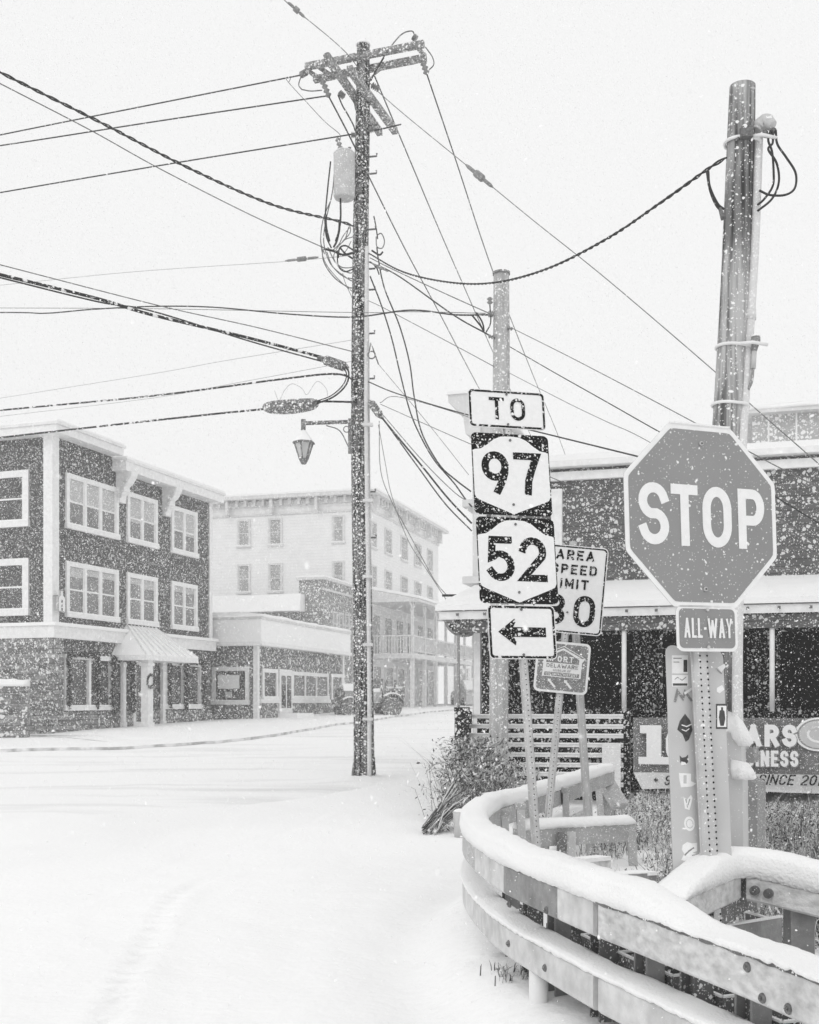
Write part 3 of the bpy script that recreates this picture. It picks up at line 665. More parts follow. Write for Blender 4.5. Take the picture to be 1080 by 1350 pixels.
# ================================================================== vintage truck in the street
def vintage_truck():
    base = P(482, 946, 47); base.z = CZ - (946 - 925) / F * 47; rz = R(198)
    t = thing('vintage_truck', 'snow-covered vintage open truck with big spoked wheels behind the tall utility pole', 'truck', base, rz)
    T = MW[t.name]; pt = lambda x, y, z: T @ V((x, y, z))   # x forward (to the left in the photo), y its left side
    def bx(mb, x0, x1, y0, y1, z0, z1, m):
        ax = (T.to_3x3() @ V((1, 0, 0)), T.to_3x3() @ V((0, 1, 0)), V((0, 0, 1))); mb.obox(pt((x0 + x1) / 2, (y0 + y1) / 2, (z0 + z1) / 2), ax, ((x1 - x0) / 2, (y1 - y0) / 2, (z1 - z0) / 2), m)
    mb = MB(); bx(mb, -1.25, 1.2, -.4, .4, .45, .6, 'truck'); bx(mb, 1.2, 1.28, -.75, .75, .62, .74, 'truck'); mb.build('chassis', t)
    mb = MB(); mb.prism((pt(.25, 0, 0), T.to_3x3() @ V((0, 1, 0)), V((0, 0, 1)), T.to_3x3() @ V((1, 0, 0))), [(-.38, .6), (.38, .6), (.38, 1.1), (.2, 1.27), (-.2, 1.27), (-.38, 1.1)], 0, .8, 'truck_light')
    hd = mb.build('hood', t); mb = MB(); mb.prism((pt(.27, 0, 0), T.to_3x3() @ V((0, 1, 0)), V((0, 0, 1)), T.to_3x3() @ V((1, 0, 0))), [(-.4, 1.1), (-.2, 1.275), (.2, 1.275), (.4, 1.1), (.3, 1.32), (0, 1.4), (-.3, 1.32)], 0, .76, 'snow'); mb.build('snow_cap', hd)
    mb = MB(); bx(mb, 1.06, 1.14, -.34, .34, .6, 1.2, 'rail_dark'); mb.build('radiator', t)
    mb = MB(); bx(mb, -.55, .22, -.55, .55, .6, 1.05, 'truck_light'); bx(mb, -.6, -.5, -.55, .55, 1.05, 1.6, 'truck'); bx(mb, -.5, -.1, -.5, .5, 1.051, 1.2, 'snow')
    mb.tube([pt(.1, .2, 1.0), pt(-.15, .2, 1.5)], .02, 'bolt', 6); mb.build('cab', t)
    mb = MB(); ring = [pt(-.15 + .17 * math.cos(a) * .5, .2 + .2 * math.sin(a), 1.5 + .17 * math.cos(a)) for a in [i * math.pi / 8 for i in range(17)]]; mb.tube(ring, .015, 'bolt', 5); mb.build('steering_wheel', t)
    for s in (-1, 1):
        mb = MB(); c = pt(1.02, s * .52, .98); mb.tube([c, pt(1.2, s * .52, .98)], [.09, .15], 'bolt', 12); mb.tube([pt(1.2, s * .52, .98), pt(1.21, s * .52, .98)], .13, 'lamp_glass', 12); mb.build('headlight', t)
        for xw, rw in ((.85, .36), (-.95, .44)):
            mb = MB(); c = pt(xw, s * .62, rw); yv = T.to_3x3() @ V((0, 1, 0)); xv = T.to_3x3() @ V((1, 0, 0))
            ringp = [c + xv * (rw - .07) * math.cos(a) + V((0, 0, 1)) * (rw - .07) * math.sin(a) for a in [i * math.pi / 10 for i in range(21)]]
            mb.tube(ringp, .075, 'truck', 8, caps=False); wh = mb.build('wheel', t)
            mb = MB()
            mb.tube([c - yv * .03, c + yv * .03], rw - .1, 'truck', 18)
            mb.tube([c - yv * .08, c + yv * .08], .07, 'truck', 10); mb.build('spokes', wh)
            mb = MB(); prof = [c + xv * (rw + .09) * math.cos(a) + V((0, 0, 1)) * (rw + .09) * math.sin(a) for a in [R(20 + 14 * i) for i in range(11)]]
            for p0, p1 in zip(prof, prof[1:]): mb.bar(p0, p1, .26, .03, 'truck', up=yv.cross((p1 - p0).normalized()))
            fd = mb.build('fender', t); mb = MB()
            for p0, p1 in zip(prof[2:8], prof[3:9]): mb.bar(p0 + V((0, 0, .04)), p1 + V((0, 0, .04)), .24, .06, 'snow', up=yv.cross((p1 - p0).normalized()))
            mb.build('snow_cap', fd)
    mb = MB()
    bx(mb, -1.5, -.62, -.5, .5, .62, 1.15, 'truck')
    for x in (-1.5, -1.1, -.7):
        for s in (-1, 1): bx(mb, x - .03, x + .03, s * .53 - .03, s * .53 + .03, .78, 1.55, 'truck')
    for s in (-1, 1): bx(mb, -1.53, -.67, s * .53 - .02, s * .53 + .02, 1.1, 1.2, 'truck')
    bx(mb, -1.46, -.66, -.47, .47, 1.151, 1.28, 'snow'); mb.build('truck_bed', t)
vintage_truck()

# ================================================================== restaurant on the right
r0 = P(628, 1000, 19.3); fr2 = Face(r0.x, r0.y, .960, -.279, -.279, -.960)
rs = thing('restaurant_building', 'dark sided roadside restaurant with snowy porch awning and tall false front, behind the stop sign', 'building', (r0.x, r0.y, .1), math.atan2(-.279, .96))
WR = 11.0; zR = 5.46; q = [fr2.p(0, 0), fr2.p(WR, 0), fr2.p(WR, 0, -9), fr2.p(0, 0, -9)]
shell(rs, [(p.x, p.y) for p in q], 3.35, zR, 'rest_siding', 'upper_wall')
shell(rs, [(p.x, p.y) for p in q], .0, 3.349, 'dark', 'lower_wall')  # porch shade put into the wall's near-black colour
mb = MB(); fr2.box(mb, .35, WR, zR - .20, zR - .06, 0, .08, 'trim'); fr2.box(mb, .35, WR + .1, zR, zR + .10, -9, .22, 'trim'); rr_ = mb.build('roof', rs)
mb = MB(); fr2.box(mb, .36, WR + .08, zR + .102, zR + .2, -9, .19, 'snow'); mb.build('roof_snow', rr_)
# false front seen from its edge
zF = CZ + (925 - 530) / F * 19.3
mb = MB(); fr2.box(mb, -.06, .18, 0, zF, -9, .02, 'hotel_trim')
cf = [(.0, -.60), (-.10, -.55), (-.14, -.25), (-.34, -.05), (-.40, .0), (-.40, .12), (.15, .12), (.15, -.6)]
mb.prism((fr2.p(-.06, zF, .12), fr2.d, V((0, 0, 1)), -fr2.n), cf, 0, 9, 'hotel_trim')
for z_ in (4.9, 3.6): fr2.box(mb, -.22, .2, z_, z_ + .12, -9, .1, 'hotel_trim')
ff = mb.build('false_front', rs)
mb = MB(); fr2.box(mb, -.48, .25, zF + .122, zF + .17, -9, .16, 'snow'); mb.build('snow_cap', ff)
mb = MB(); a, b = fr2.u(728), fr2.u(742); fr2.box(mb, a, b, 3.5, fr2.z(735, 646), 0, .10, 'trim'); mb.build('pilaster', rs)
# porch awning wrapping the corner
dA = 2.1; zE = CZ + (925 - 806) / F * 17.2; zW = CZ + (925 - 776) / F * 19.0; uL = fr2.u(579, dA)
mb = MB()
def slab(off, m, grow=0, th=.12):
    a = [fr2.p(uL - grow, zE + off, dA + grow), fr2.p(WR, zE + off, dA + grow), fr2.p(WR, zW + off, 0), fr2.p(.0, zW + off, 0), fr2.p(uL - grow, zE + off, -6), fr2.p(0, zW + off, -6)]
    dn = V((0, 0, -th))
    mb.quad([a[0], a[1], a[2], a[3]], m); mb.quad([a[0], a[3], a[5], a[4]], m)
    mb.quad([a[0] + dn, a[0], a[4], a[4] + dn], m); mb.quad([a[0] + dn, a[1] + dn, a[1], a[0]], m); mb.quad([x + dn for x in (a[3], a[2], a[1], a[0])], m); mb.quad([x + dn for x in (a[4], a[5], a[3], a[0])], m)
slab(0, 'trim'); aw_ = mb.build('porch_awning', rs)
mb = MB(); slab(.10, 'snow', .05, .085)
for i in range(26):
    u = uL + .3 + i * .42; c = fr2.p(u, zE - .05, dA + .055); mb.obox(c, (fr2.d, V((0, 0, 1)), fr2.n), (.02, .02, .015), 'bolt')
mb.build('awning_snow', aw_)
mb = MB(); fr2.box(mb, uL + .2, WR, zE - .32, zE - .13, dA - .2, dA - .08, 'rest_siding'); mb.build('porch_beam', rs)
for i, px in enumerate((823, 1018)):
    u = fr2.u(px, dA - .15); mb = MB(); mb.tube([fr2.p(u, 1.25, dA - .14), fr2.p(u, zE - .13, dA - .14)], .036, 'trim', 10); mb.build('porch_post', rs)
    mb = MB(); zb0 = .1 if i == 0 else 1.05
    fr2.box(mb, u - .09, u + .09, zb0, 1.42, dA - .22, dA - .04, 'black_wood'); fr2.box(mb, u - .12, u + .12, 1.42, 1.46, dA - .25, dA - .01, 'black_wood'); mb.build('railing_post', rs)
# left white post, dark door frame boards near the corner
mb = MB(); u = fr2.u(628, 1.5); fr2.box(mb, u - .04, u + .06, 1.1, zE, 1.4, 1.5, 'trim'); mb.build('porch_post', rs)
mb = MB(); u = fr2.u(640, .6); fr2.box(mb, u - .1, u + .14, .3, zE, .5, .65, 'black_wood'); fr2.box(mb, u - .17, u - .105, .3, zE, .52, .62, 'slat'); mb.build('door_frame', rs)
mb = MB(); fr2.box(mb, uL + .6, WR, .75, .9, .05, dA - .25, 'black_wood'); mb.build('porch_deck', rs)
# dark windows of the lower wall
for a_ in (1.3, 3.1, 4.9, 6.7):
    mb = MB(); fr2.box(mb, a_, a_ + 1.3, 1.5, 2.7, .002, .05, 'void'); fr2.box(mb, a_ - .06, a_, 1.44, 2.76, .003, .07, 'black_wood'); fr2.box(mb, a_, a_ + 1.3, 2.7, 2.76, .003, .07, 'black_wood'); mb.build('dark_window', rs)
# roof box
mb = MB(); ub = fr2.u(992, -1.5); z1 = fr2.z(1000, 548, -1.5)
fr2.box(mb, ub, WR + 2, zR + .1, z1, -4.5, -1.5, 'roofbox'); fr2.box(mb, ub, WR + 2, zR + .102, zR + .42, -1.502, -1.47, 'dark')
for i in range(9): fr2.box(mb, ub + .25 + i * .45, ub + .28 + i * .45, zR + .42, z1, -1.5, -1.475, 'trim')
fr2.box(mb, ub - .15, WR + 2.1, z1, z1 + .06, -4.6, -1.3, 'hotel_trim'); rb2 = mb.build('roof_house', rs)
mb = MB(); pth = [fr2.p(ub - .16 + i * .5, z1 + .06, -2.9) for i in range(12)]; mb.sweep(pth, [(1.62, 0), (1.6, .07), (1.2, .12), (-1.3, .12), (-1.6, .0)], 'snow', sm=True, wob=.03); mb.build('snow_cap', rb2)
# round hanging sign
c = P(612, 813, 18.3); mb = MB(); fs_ = (c, V((.985, -.17, 0)), V((0, 0, 1)), V((-.17, -.985, 0)))
circ = lambda r, n=28: [(r * math.cos(2 * math.pi * i / n), r * math.sin(2 * math.pi * i / n)) for i in range(n)]
mb.prism(fs_, circ(.33), -.03, .03, 'black_wood'); frame_ring(mb, fs_, circ(.33), circ(.29), .033, 'rail_mid')
for i in range(5): ribbon(mb, fs_, [(-.2 + .09 * i, -.1 + .05 * (i % 2)), (-.16 + .09 * i, .1)], .03, .034 + i * .0005, 'sign_mid')
z_ = CZ + (925 - 785) / F * 18.3; a_ = P(584, 785, 18.3); b_ = P(628, 785, 18.9); mb.tube([a_, b_], .022, 'cable', 6); mb.bar(c + V((-.1, 0, .3)), c + V((-.1, 0, z_ - c.z)), .02, .02, 'cable'); mb.bar(c + V((.1, 0, .3)), c + V((.1, 0, z_ - c.z)), .02, .02, 'cable')
single(mb, 'round_sign', 'round dark hanging sign half hidden by the corner of the snowy porch awning', 'sign', c)
# thin pole in front of the awning corner and its black base box
a_ = P(604.5, 933, 16.6); b_ = P(604.5, 838, 16.6); mb = MB(); mb.tube([V((a_.x, a_.y, g(16.6) - .1)), b_], .022, 'cabinet_dark', 8)
single(mb, 'thin_pole', 'thin grey metal pole rising from the black box below the awning corner', 'pole', V((a_.x, a_.y, g(16.6))))
mb = MB(); p0 = P(609, 955, 16.4); zt_ = CZ - 12 / F * 16.4; fbx = (V((p0.x, p0.y, 0)), V((1, 0, 0)), V((0, 0, 1)), V((0, -1, 0)))
mb.prism(fbx, rrect(.2, zt_ - .12, .03, 0, (zt_ + .12) / 2), -.15, .1, 'black_wood'); mb.obox(V((p0.x, p0.y + .02, zt_ + .02)), ((1, 0, 0), (0, 1, 0), (0, 0, 1)), (.11, .13, .03), 'black_wood'); mb.tube([P(612, 937, 16.3), P(619, 940, 16.3), P(619, 955, 16.3)], .04, 'black_wood', 8)
single(mb, 'gate_post', 'stout black post at the left end of the slatted fence', 'post', V((p0.x, p0.y, .1)))

# slatted fence
ff_ = Face(P(612, 1000, 16.5).x, 16.5, .985, -.17, -.17, -.985)
uE = ff_.u(822)
fe_ = thing('slat_fence', 'horizontal pale slat fence with dark gaps left of the banner', 'fence', ff_.p(0, .1), math.atan2(-.17, .985))
mb = MB()
for y in (943, 956, 968, 980, 993, 1006, 1018, 1031):
    z = CZ - (y - 925) / F * 16.5; ff_.box(mb, 0, uE, z - .045, z, -.01, .02, 'slat'); ff_.box(mb, 0, uE, z + .001, z + .02, -.015, .035, 'snow')
mb.build('slat_panel', fe_)
for px in (616, 668, 730, 806):
    mb = MB(); u = ff_.u(px); w_ = .13 if px == 806 else .05; zt_ = CZ - ((945 if px != 806 else 978) - 925) / F * 16.5
    ff_.box(mb, u - w_, u + w_, .0, zt_, *((.021, .09) if px == 806 else (-.1, -.011)), 'slat' if px == 806 else 'black_wood'); mb.build('post', fe_)
mb = MB(); ff_.box(mb, .1, uE, .1, 1.38, -.9, -.8, 'dark'); mb.build('shade_board', fe_)  # near-black sheet standing in for the shade behind the slats

# banner
fbn = Face(P(835, 1000, 16.0).x, 16.0, .972, -.235, -.235, -.972)
bu = lambda px: fbn.u(px); bz = lambda px, py: fbn.z(px, py)
mb = MB(); uR = bu(1142); nU = 60; k0 = 0
zt0 = bz(835, 946); zm0 = bz(835, 1018); zb0 = bz(835, 1040)
def rip(u, z): return .018 * math.sin(u * 5 + z * 2) + .012 * math.sin(u * 13 + 1)
for (zA, zB, m) in ((zb0, zm0, 'banner_light'), (zm0, zt0, 'banner')):
    k0 = len(mb.v)
    for i in range(nU + 1):
        u = uR * i / nU
        for j in range(5):
            z = zA + (zB - zA) * j / 4 + (.02 * math.sin(u * 2.1) if (j == 0 and zA == zb0) else 0); mb.v.append(fbn.p(u + (.12 * (1 - j / 4) if (zA == zb0) else 0) * 1, z, rip(u, z)))
    for i in range(nU):
        for j in range(4): a = k0 + i * 5 + j; mb.face((a, a + 5, a + 6, a + 1), m, True)
bn = single(mb, 'banner', 'grey vinyl banner reading 10 YEARS IN BUSINESS hung along the porch railing', 'banner', fbn.p(0, zb0))
mb = MB(); frn = fbn.fr(0, 0, .055)
def btext(s, pa, pb, yt, yb, sw, m='sign_white', slant=0, edge=True):
    pm = (pa + pb) / 2; z0, z1 = bz(pm, yb), bz(pm, yt); 
    if edge: text(mb, frn, s, bu(pa) + .010, z0 - .010, z1 - z0, sw + .012, 'sign_black' if False else 'cabinet_dark', off=-.004, x1=bu(pb) + .012, slant=slant, gap=.16)
    text(mb, frn, s, bu(pa), z0, z1 - z0, sw, m, off=.002, x1=bu(pb), slant=slant, gap=.16)
z0, z1 = bz(858, 1007), bz(858, 956)
btext('0', 878, 925, 956, 1008, .17)
u0 = bu(842); hh = z1 - z0; one = [(0, 0), (.42, 0), (.42, .1), (.31, .1), (.31, hh), (.02, hh), (.02, hh - .11), (.11, hh - .11), (.11, .1), (0, .1)]
mb.prism(fbn.fr(u0 + .012, z0 - .014, .05), one, 0, .003, 'cabinet_dark'); mb.prism(fbn.fr(u0, z0, .054), one, 0, .003, 'sign_white')
btext('YEARS', 936, 1050, 955, 984, .070); btext('IN BUSINESS', 930, 1052, 989, 1010, .042); mb.build('banner_lettering', bn); mb = MB()
btext('*', 862, 868, 1024, 1032, .014, 'sign_black', edge=False); btext('SU', 875, 893, 1022, 1035, .022, 'sign_black', .3, False); btext('SINCE 2014', 998, 1092, 1021, 1035, .022, 'sign_black', .3, False)
mb.build('banner_lettering', bn); mb = MB(); cu, cz_ = bu(1079), bz(1079, 968)
for r_, m_, e in ((.27, 'sign_white', .0), (.24, 'cabinet_dark', .002), (.22, 'plate', .004)): mb.prism(fbn.fr(cu, cz_, .05), [(x * 1.15, z * .85) for x, z in circ(r_)], 0, .003 + e, m_)
ribbon(mb, fbn.fr(cu, cz_, .05), arc(0, 0, .14, .1, 0, 500, 24), .03, .0095, 'sign_white')
mb.build('banner_logo', bn)

# small snowy car beyond the fence post
def small_car():
    b = P(622, 931, 66); b.z = CZ - (931 - 925) / F * 66 - .15; t = thing('parked_car', 'snow-buried car just visible left of the white porch post', 'car', b, R(100))
    T = MW[t.name]; Y = T.to_3x3() @ V((0, 1, 0)); X = T.to_3x3() @ V((1, 0, 0))
    side = [(-2.1, .25), (2.1, .25), (2.15, .75), (1.2, .95), (.5, 1.42), (-1.1, 1.45), (-1.9, 1.0), (-2.15, .8)]
    mb = MB(); mb.prism((b, X, V((0, 0, 1)), Y), side, -.8, .8, 'plate'); bd = mb.build('body', t)
    mb = MB(); mb.prism((b, X, V((0, 0, 1)), Y), [(2.15, .76), (1.2, .96), (.5, 1.43), (-1.1, 1.46), (-1.9, 1.01), (-2.1, 1.1), (-1.2, 1.62), (.5, 1.6), (1.25, 1.1), (2.1, .92)], -.78, .78, 'snow'); mb.build('snow_cap', bd)
    for x in (-1.3, 1.35):
        for s in (-1, 1): mb = MB(); c = b + X * x + Y * (s * .78) + V((0, 0, .32)); mb.tube([c - Y * .1, c + Y * .1], .32, 'rubber', 14); mb.build('wheel', t)
small_car()

# ================================================================== poles
def stake_cap(mb, c, r): mb.ball(c, r, 'snow', 12, (1, 1, .75), 0)
# main utility pole, d=20
MPp = crm([P(480.5, 1040, 20), P(478, 800, 20), P(474.5, 560, 20), P(475.5, 330, 20), P(478.5, 150, 20), P(479, 60, 20)], 8)
up_ = thing('utility_pole', 'tall dark utility pole with crossarms and transformer standing in the open snow', 'utility pole', V((MPp[0].x, 20, g(20))))
nP = len(MPp); mb = MB(); mb.tube(MPp, [.185 - .075 * i / (nP - 1) for i in range(nP)], 'pole_dark', 16); sh_ = mb.build('pole_shaft', up_)
mb = MB(); stake_cap(mb, MPp[-1], .13); mb.build('snow_cap', sh_)
mb = MB()
for a in range(9):                                  # splintered frozen foot
    b = a * .7; c = MPp[0]; mb.bar(c + V((math.cos(b) * .17, math.sin(b) * .17, .55)), c + V((math.cos(b) * (.27 if math.cos(b) * .9 < 0 else .21), math.sin(b) * .24, -.1)), .09, .03, 'pole_dark')
mb.build('splintered_foot', up_)
def polex(y): # point on the pole axis at photo row
    return min(MPp, key=lambda p: abs((HY - (p.z - CZ) * F / 20) - y))
mb = MB(); cpts = [P(x, y, 19.78) for x, y in ((487, 1025), (487, 900), (485.5, 760), (483, 560), (483.5, 400), (484, 325))]; mb.tube(crm(cpts, 5), .038, 'conduit', 8)
for y in (560, 660, 760, 850, 948): c = P(485, y, 19.74); mb.obox(c, ((1, 0, 0), (0, 1, 0), (0, 0, 1)), (.09, .05, .025), 'conduit')
mb.build('riser_conduit', up_)
mb = MB(); mb.tube([P(489, 1000, 19.9), P(488, 700, 19.9), P(486, 420, 19.9)], .012, 'conduit', 5); mb.build('ground_wire', up_)
SDv = V((.279, .96, 0)).normalized(); SPv = V((.96, -.279, 0)).normalized()
for dy, (l, r_), h in ((-.16, ((403, 88), (559, 58)), .095), (.16, ((414, 105), (562, 76)), .095)):
    mb = MB(); mb.bar(P(l[0], l[1], 20.3 + dy), P(r_[0], r_[1], 19.7 + dy), .10, h, 'arm'); ca = mb.build('crossarm', up_)
    mb = MB(); a_, b_ = P(l[0], l[1], 20.3 + dy), P(r_[0], r_[1], 19.7 + dy); mb.sweep([a_.lerp(b_, i / 10) + V((0, 0, h / 2)) for i in range(11)], [(.05, 0), (.03, .015), (-.03, .015), (-.05, 0)], 'snow', sm=True, wob=.006); mb.build('snow_cap', ca)
for a_, b_ in ((P(431, 75, 18.75), P(501, 175, 21.3)), (P(461, 91, 18.9), P(521, 173, 21.2))):
    mb = MB(); mb.bar(a_, b_, .10, .12, 'arm'); mb.build('crossarm', up_)
mb = MB()
for a_, b_ in (((404, 92), (425, 106)), ((414, 84), (436, 99)), ((548, 60), (561, 74))): mb = MB(); mb.bar(P(*a_, 20.1), P(*b_, 20.3), .05, .06, 'arm'); mb.build('arm_brace', up_)
mb = MB()
mb.bar(P(446, 96, 20.1), P(472, 145, 20.0), .03, .02, 'arm'); mb.build('arm_brace', up_); mb = MB(); mb.bar(P(516, 80, 19.8), P(486, 105, 19.9), .03, .02, 'arm'); mb.build('arm_brace', up_)
def insulator(a, b, par, r=.055, n=4, m='ceramic'):
    mb = MB(); a, b = V(a), V(b); pts = []; rr = []
    for i in range(n * 2 + 1): pts.append(a.lerp(b, i / (n * 2))); rr.append(r if i % 2 else r * .4)
    mb.tube(pts, rr, m, 10); return mb.build('insulator', par)
for a_, b_ in (((397, 99, 20.2), (404, 95, 20.3)), ((425, 106, 20), (434, 128, 20)), ((447, 122, 19.9), (454, 128, 19.9)), ((556, 76, 19.7), (563, 98, 19.7)), ((545, 48, 19.7), (549, 52, 19.7)),
               ((490, 112, 20), (500, 118, 20)), ((463, 178, 20), (469, 178, 20)), ((486, 172, 19.9), (492, 170, 19.9)), ((430, 71, 18.8), (433, 78, 18.8)), ((451, 94, 19.9), (456, 99, 19.9)), ((476, 57, 20), (484, 55, 20))):
    insulator(P(*a_), P(*b_), up_, .06)
for y in (170, 210, 228, 300, 345, 396, 455, 500, 640, 700): # step bolts and hardware
    c = polex(y); c = c.copy(); mb = MB(); mb.tube([c + V((.1, -.05, 0)), c + V((.26, -.08, 0)), c + V((.26, -.08, .05))], .016, 'bolt', 6); mb.build('step_bolt', up_)
# transformer
tb = P(454, 262, 19.75); tt = P(454, 203, 19.75)
mb = MB(); mb.tube([tb, tb + V((0, 0, .04)), tt - V((0, 0, .05)), tt, tt + V((0, 0, .03))], [.165, .185, .185, .19, .12], 'can', 20); tr = mb.build('transformer_tank', up_)
mb = MB(); mb.obox((tb + tt) / 2 + V((.22, .1, .15)), ((1, 0, 0), (0, 1, 0), (0, 0, 1)), (.08, .04, .05), 'bolt'); mb.obox((tb + tt) / 2 + V((.22, .1, -.2)), ((1, 0, 0), (0, 1, 0), (0, 0, 1)), (.08, .04, .05), 'bolt'); mb.build('mounting_bracket', tr)
insulator(P(451, 203, 19.7), P(445, 182, 19.7), tr, .05, 4); insulator(P(462, 200, 19.8), P(460, 194, 19.8), tr, .04, 2)
mb = MB(); mb.ball(tt + V((0, 0, .02)), .17, 'snow', 12, (1, 1, .3), 0); mb.build('snow_cap', tr)
# drop wires and loops round the transformer
for i, (pts, r_) in enumerate((
    (((436, 213), (432, 250), (429, 285), (430, 310), (437, 327)), .014), (((441, 225), (438, 255), (430, 290), (427, 320), (436, 348), (455, 365), (467, 372)), .010),
    (((449, 262), (449, 290), (445, 315), (440, 326)), .018), (((429, 283), (430, 300), (434, 318)), .026), (((448, 290), (447, 305), (443, 318)), .022),
    (((460, 299), (455, 315), (446, 325), (440, 340), (450, 352), (466, 352), (472, 345)), .009), (((452, 318), (461, 308), (462, 300), (458, 294)), .009),
    (((425, 325), (427, 345), (440, 365), (458, 378), (467, 380)), .011), (((445, 330), (446, 350), (455, 358), (467, 354)), .012), (((424, 300), (423, 322), (430, 348), (450, 372), (467, 386)), .007), (((437, 262), (426, 290), (423, 318), (428, 335)), .009), (((461, 300), (452, 312), (447, 322), (438, 330), (432, 326)), .008), (((466, 312), (455, 316), (447, 324)), .008), (((466, 330), (456, 324), (448, 327), (446, 340)), .014), (((427, 328), (440, 331), (452, 336), (467, 333)), .020), (((463, 318), (458, 328), (452, 336)), .007), (((431, 332), (438, 350), (452, 364), (468, 368)), .009), (((490, 330), (500, 336), (505, 332)), .016), (((488, 345), (496, 352), (500, 362)), .012), (((434, 330), (445, 350), (462, 360), (470, 352)), .010),
    (((448, 326), (455, 334), (465, 341)), .016), (((398, 118), (394, 112), (397, 102), (403, 96)), .010), (((398, 118), (410, 120), (425, 119)), .010),
    (((446, 126), (452, 140), (458, 150), (466, 165), (469, 175)), .013), (((450, 100), (460, 110), (465, 125), (469, 145)), .010), (((434, 128), (455, 168), (470, 198)), .014),
    (((488, 107), (500, 85), (515, 62), (530, 45), (543, 41), (547, 47)), .011), (((561, 62), (570, 75), (572, 85), (566, 92)), .010), (((506, 76), (494, 96), (489, 106)), .014),
    (((381, 108), (383, 103), (378, 102), (380, 108), (400, 130), (428, 160), (447, 176), (449, 184)), .006), (((493, 285), (496, 300), (498, 315)), .012),
    (((497, 310), (503, 308), (507, 318), (504, 327), (497, 325), (496, 312)), .010), (((466, 396), (455, 372), (452, 360)), .006))):
    mb = MB(); mb.tube(crm([P(x, y, 19.75 if i < 11 else 19.85) for x, y in pts], 6), r_, 'cable' if r_ > .011 else 'cable_thin', 6); mb.build('jumper_wire', up_)
mb = MB(); mb.tube([P(487, 463, 19.7), P(489, 452, 19.7), P(492, 460, 19.7), P(499, 480, 19.7)], .012, 'cable_thin', 6); mb.tube([P(490 + 5 * math.cos(a), 468 + 5 * math.sin(a), 19.7) for a in [i * .7 for i in range(10)]], .012, 'cable_thin', 6); mb.build('guy_bracket', up_)

# lantern on its arm
la = thing('street_lantern', 'black lantern street lamp hanging from a bracket arm on the tall utility pole', 'street lamp', P(401, 612, 19.6))
mb = MB(); mb.tube([P(400, 558, 19.6), P(462, 556, 19.7)], .035, 'fuzz', 8); mb.tube([P(400, 553, 19.6), P(400, 567, 19.6)], .04, 'rail_dark', 8); mb.tube(crm([P(430, 561, 19.65), P(448, 568, 19.68), P(460, 590, 19.7)], 5), .010, 'cable_thin', 5); mb.tube([P(457 + 4 * math.cos(a), 566 + 4 * math.sin(a), 19.68) for a in [i * .6 for i in range(11)]], .009, 'cable_thin', 5)
mb.bar(P(461, 552, 19.7), P(461, 598, 19.7), .05, .04, 'rail_dark'); mb.build('bracket_arm', la)
c = P(400.5, 584, 19.6); sp = lambda py: c.z + (584 - py) / F * 19.6
def frus(mb, z0, r0_, z1_, r1_, m, n=6, ph=.3):
    k = len(mb.v)
    for z, r_ in ((z0, r0_), (z1_, r1_)):
        for i in range(n): a = ph + 2 * math.pi * i / n; mb.v.append(V((c.x + r_ * math.cos(a), c.y + r_ * math.sin(a), z)))
    for i in range(n): j = (i + 1) % n; mb.face((k + i, k + j, k + n + j, k + n + i), m)
    mb.face([k + i for i in reversed(range(n))], m); mb.face([k + n + i for i in range(n)], m)
mb = MB(); frus(mb, sp(605), .07, sp(585), .155, 'lamp_glass'); mb.build('lamp_glass', la)
mb = MB(); frus(mb, sp(585), .20, sp(582.5), .19, 'rail_dark'); frus(mb, sp(612), .04, sp(605), .09, 'rail_dark')
for i in range(6): a = .3 + math.pi * i / 3; mb.bar(V((c.x + .075 * math.cos(a), c.y + .075 * math.sin(a), sp(605))), V((c.x + .162 * math.cos(a), c.y + .162 * math.sin(a), sp(585))), .02, .02, 'rail_dark')
mb.build('lamp_frame', la)
mb = MB(); frus(mb, sp(582.4), .185, sp(573), .09, 'snow'); frus(mb, sp(572.9), .088, sp(567), .03, 'snow'); mb.build('snow_cap', la)

# middle pole
mp_ = thing('utility_pole', 'plain pale pole with flat top behind the route sign stack', 'utility pole', V((P(656, 1060, 16).x, 16, g(16))))
pp = crm([P(657, 1080, 16), P(658.5, 800, 16), P(661, 500, 16), P(661, 362, 16)], 6); mb = MB(); mb.tube(pp, [.14 - .03 * i / (len(pp) - 1) for i in range(len(pp))], 'pole_grey', 16); mb.tube([pp[-1], pp[-1] + V((0, 0, .03))], .125, 'arm', 16); mb.build('pole_shaft', mp_)
mb = MB(); mb.ball(pp[-1] + V((0, 0, .03)), .11, 'snow', 12, (1, 1, .4), 0); mb.build('snow_cap', mp_)
insulator(P(643, 414, 15.9), P(651, 414, 15.9), mp_, .05, 2); insulator(P(646, 401, 15.9), P(646, 392, 15.9), mp_, .045, 2); insulator(P(644, 443, 15.9), P(651, 445, 15.9), mp_, .03, 2); insulator(P(670, 432, 15.9), P(676, 434, 15.9), mp_, .03, 2)
mb = MB(); mb.tube(crm([P(628, 412, 15.9), P(636, 425, 15.9), P(638, 437, 15.9), P(634, 430, 15.9), P(622, 415, 15.9)], 5), .012, 'cable', 6); mb.tube(crm([P(646, 402, 15.9), P(647, 425, 15.9), P(641, 438, 15.9)], 5), .010, 'cable', 6); mb.build('jumper_wire', mp_)

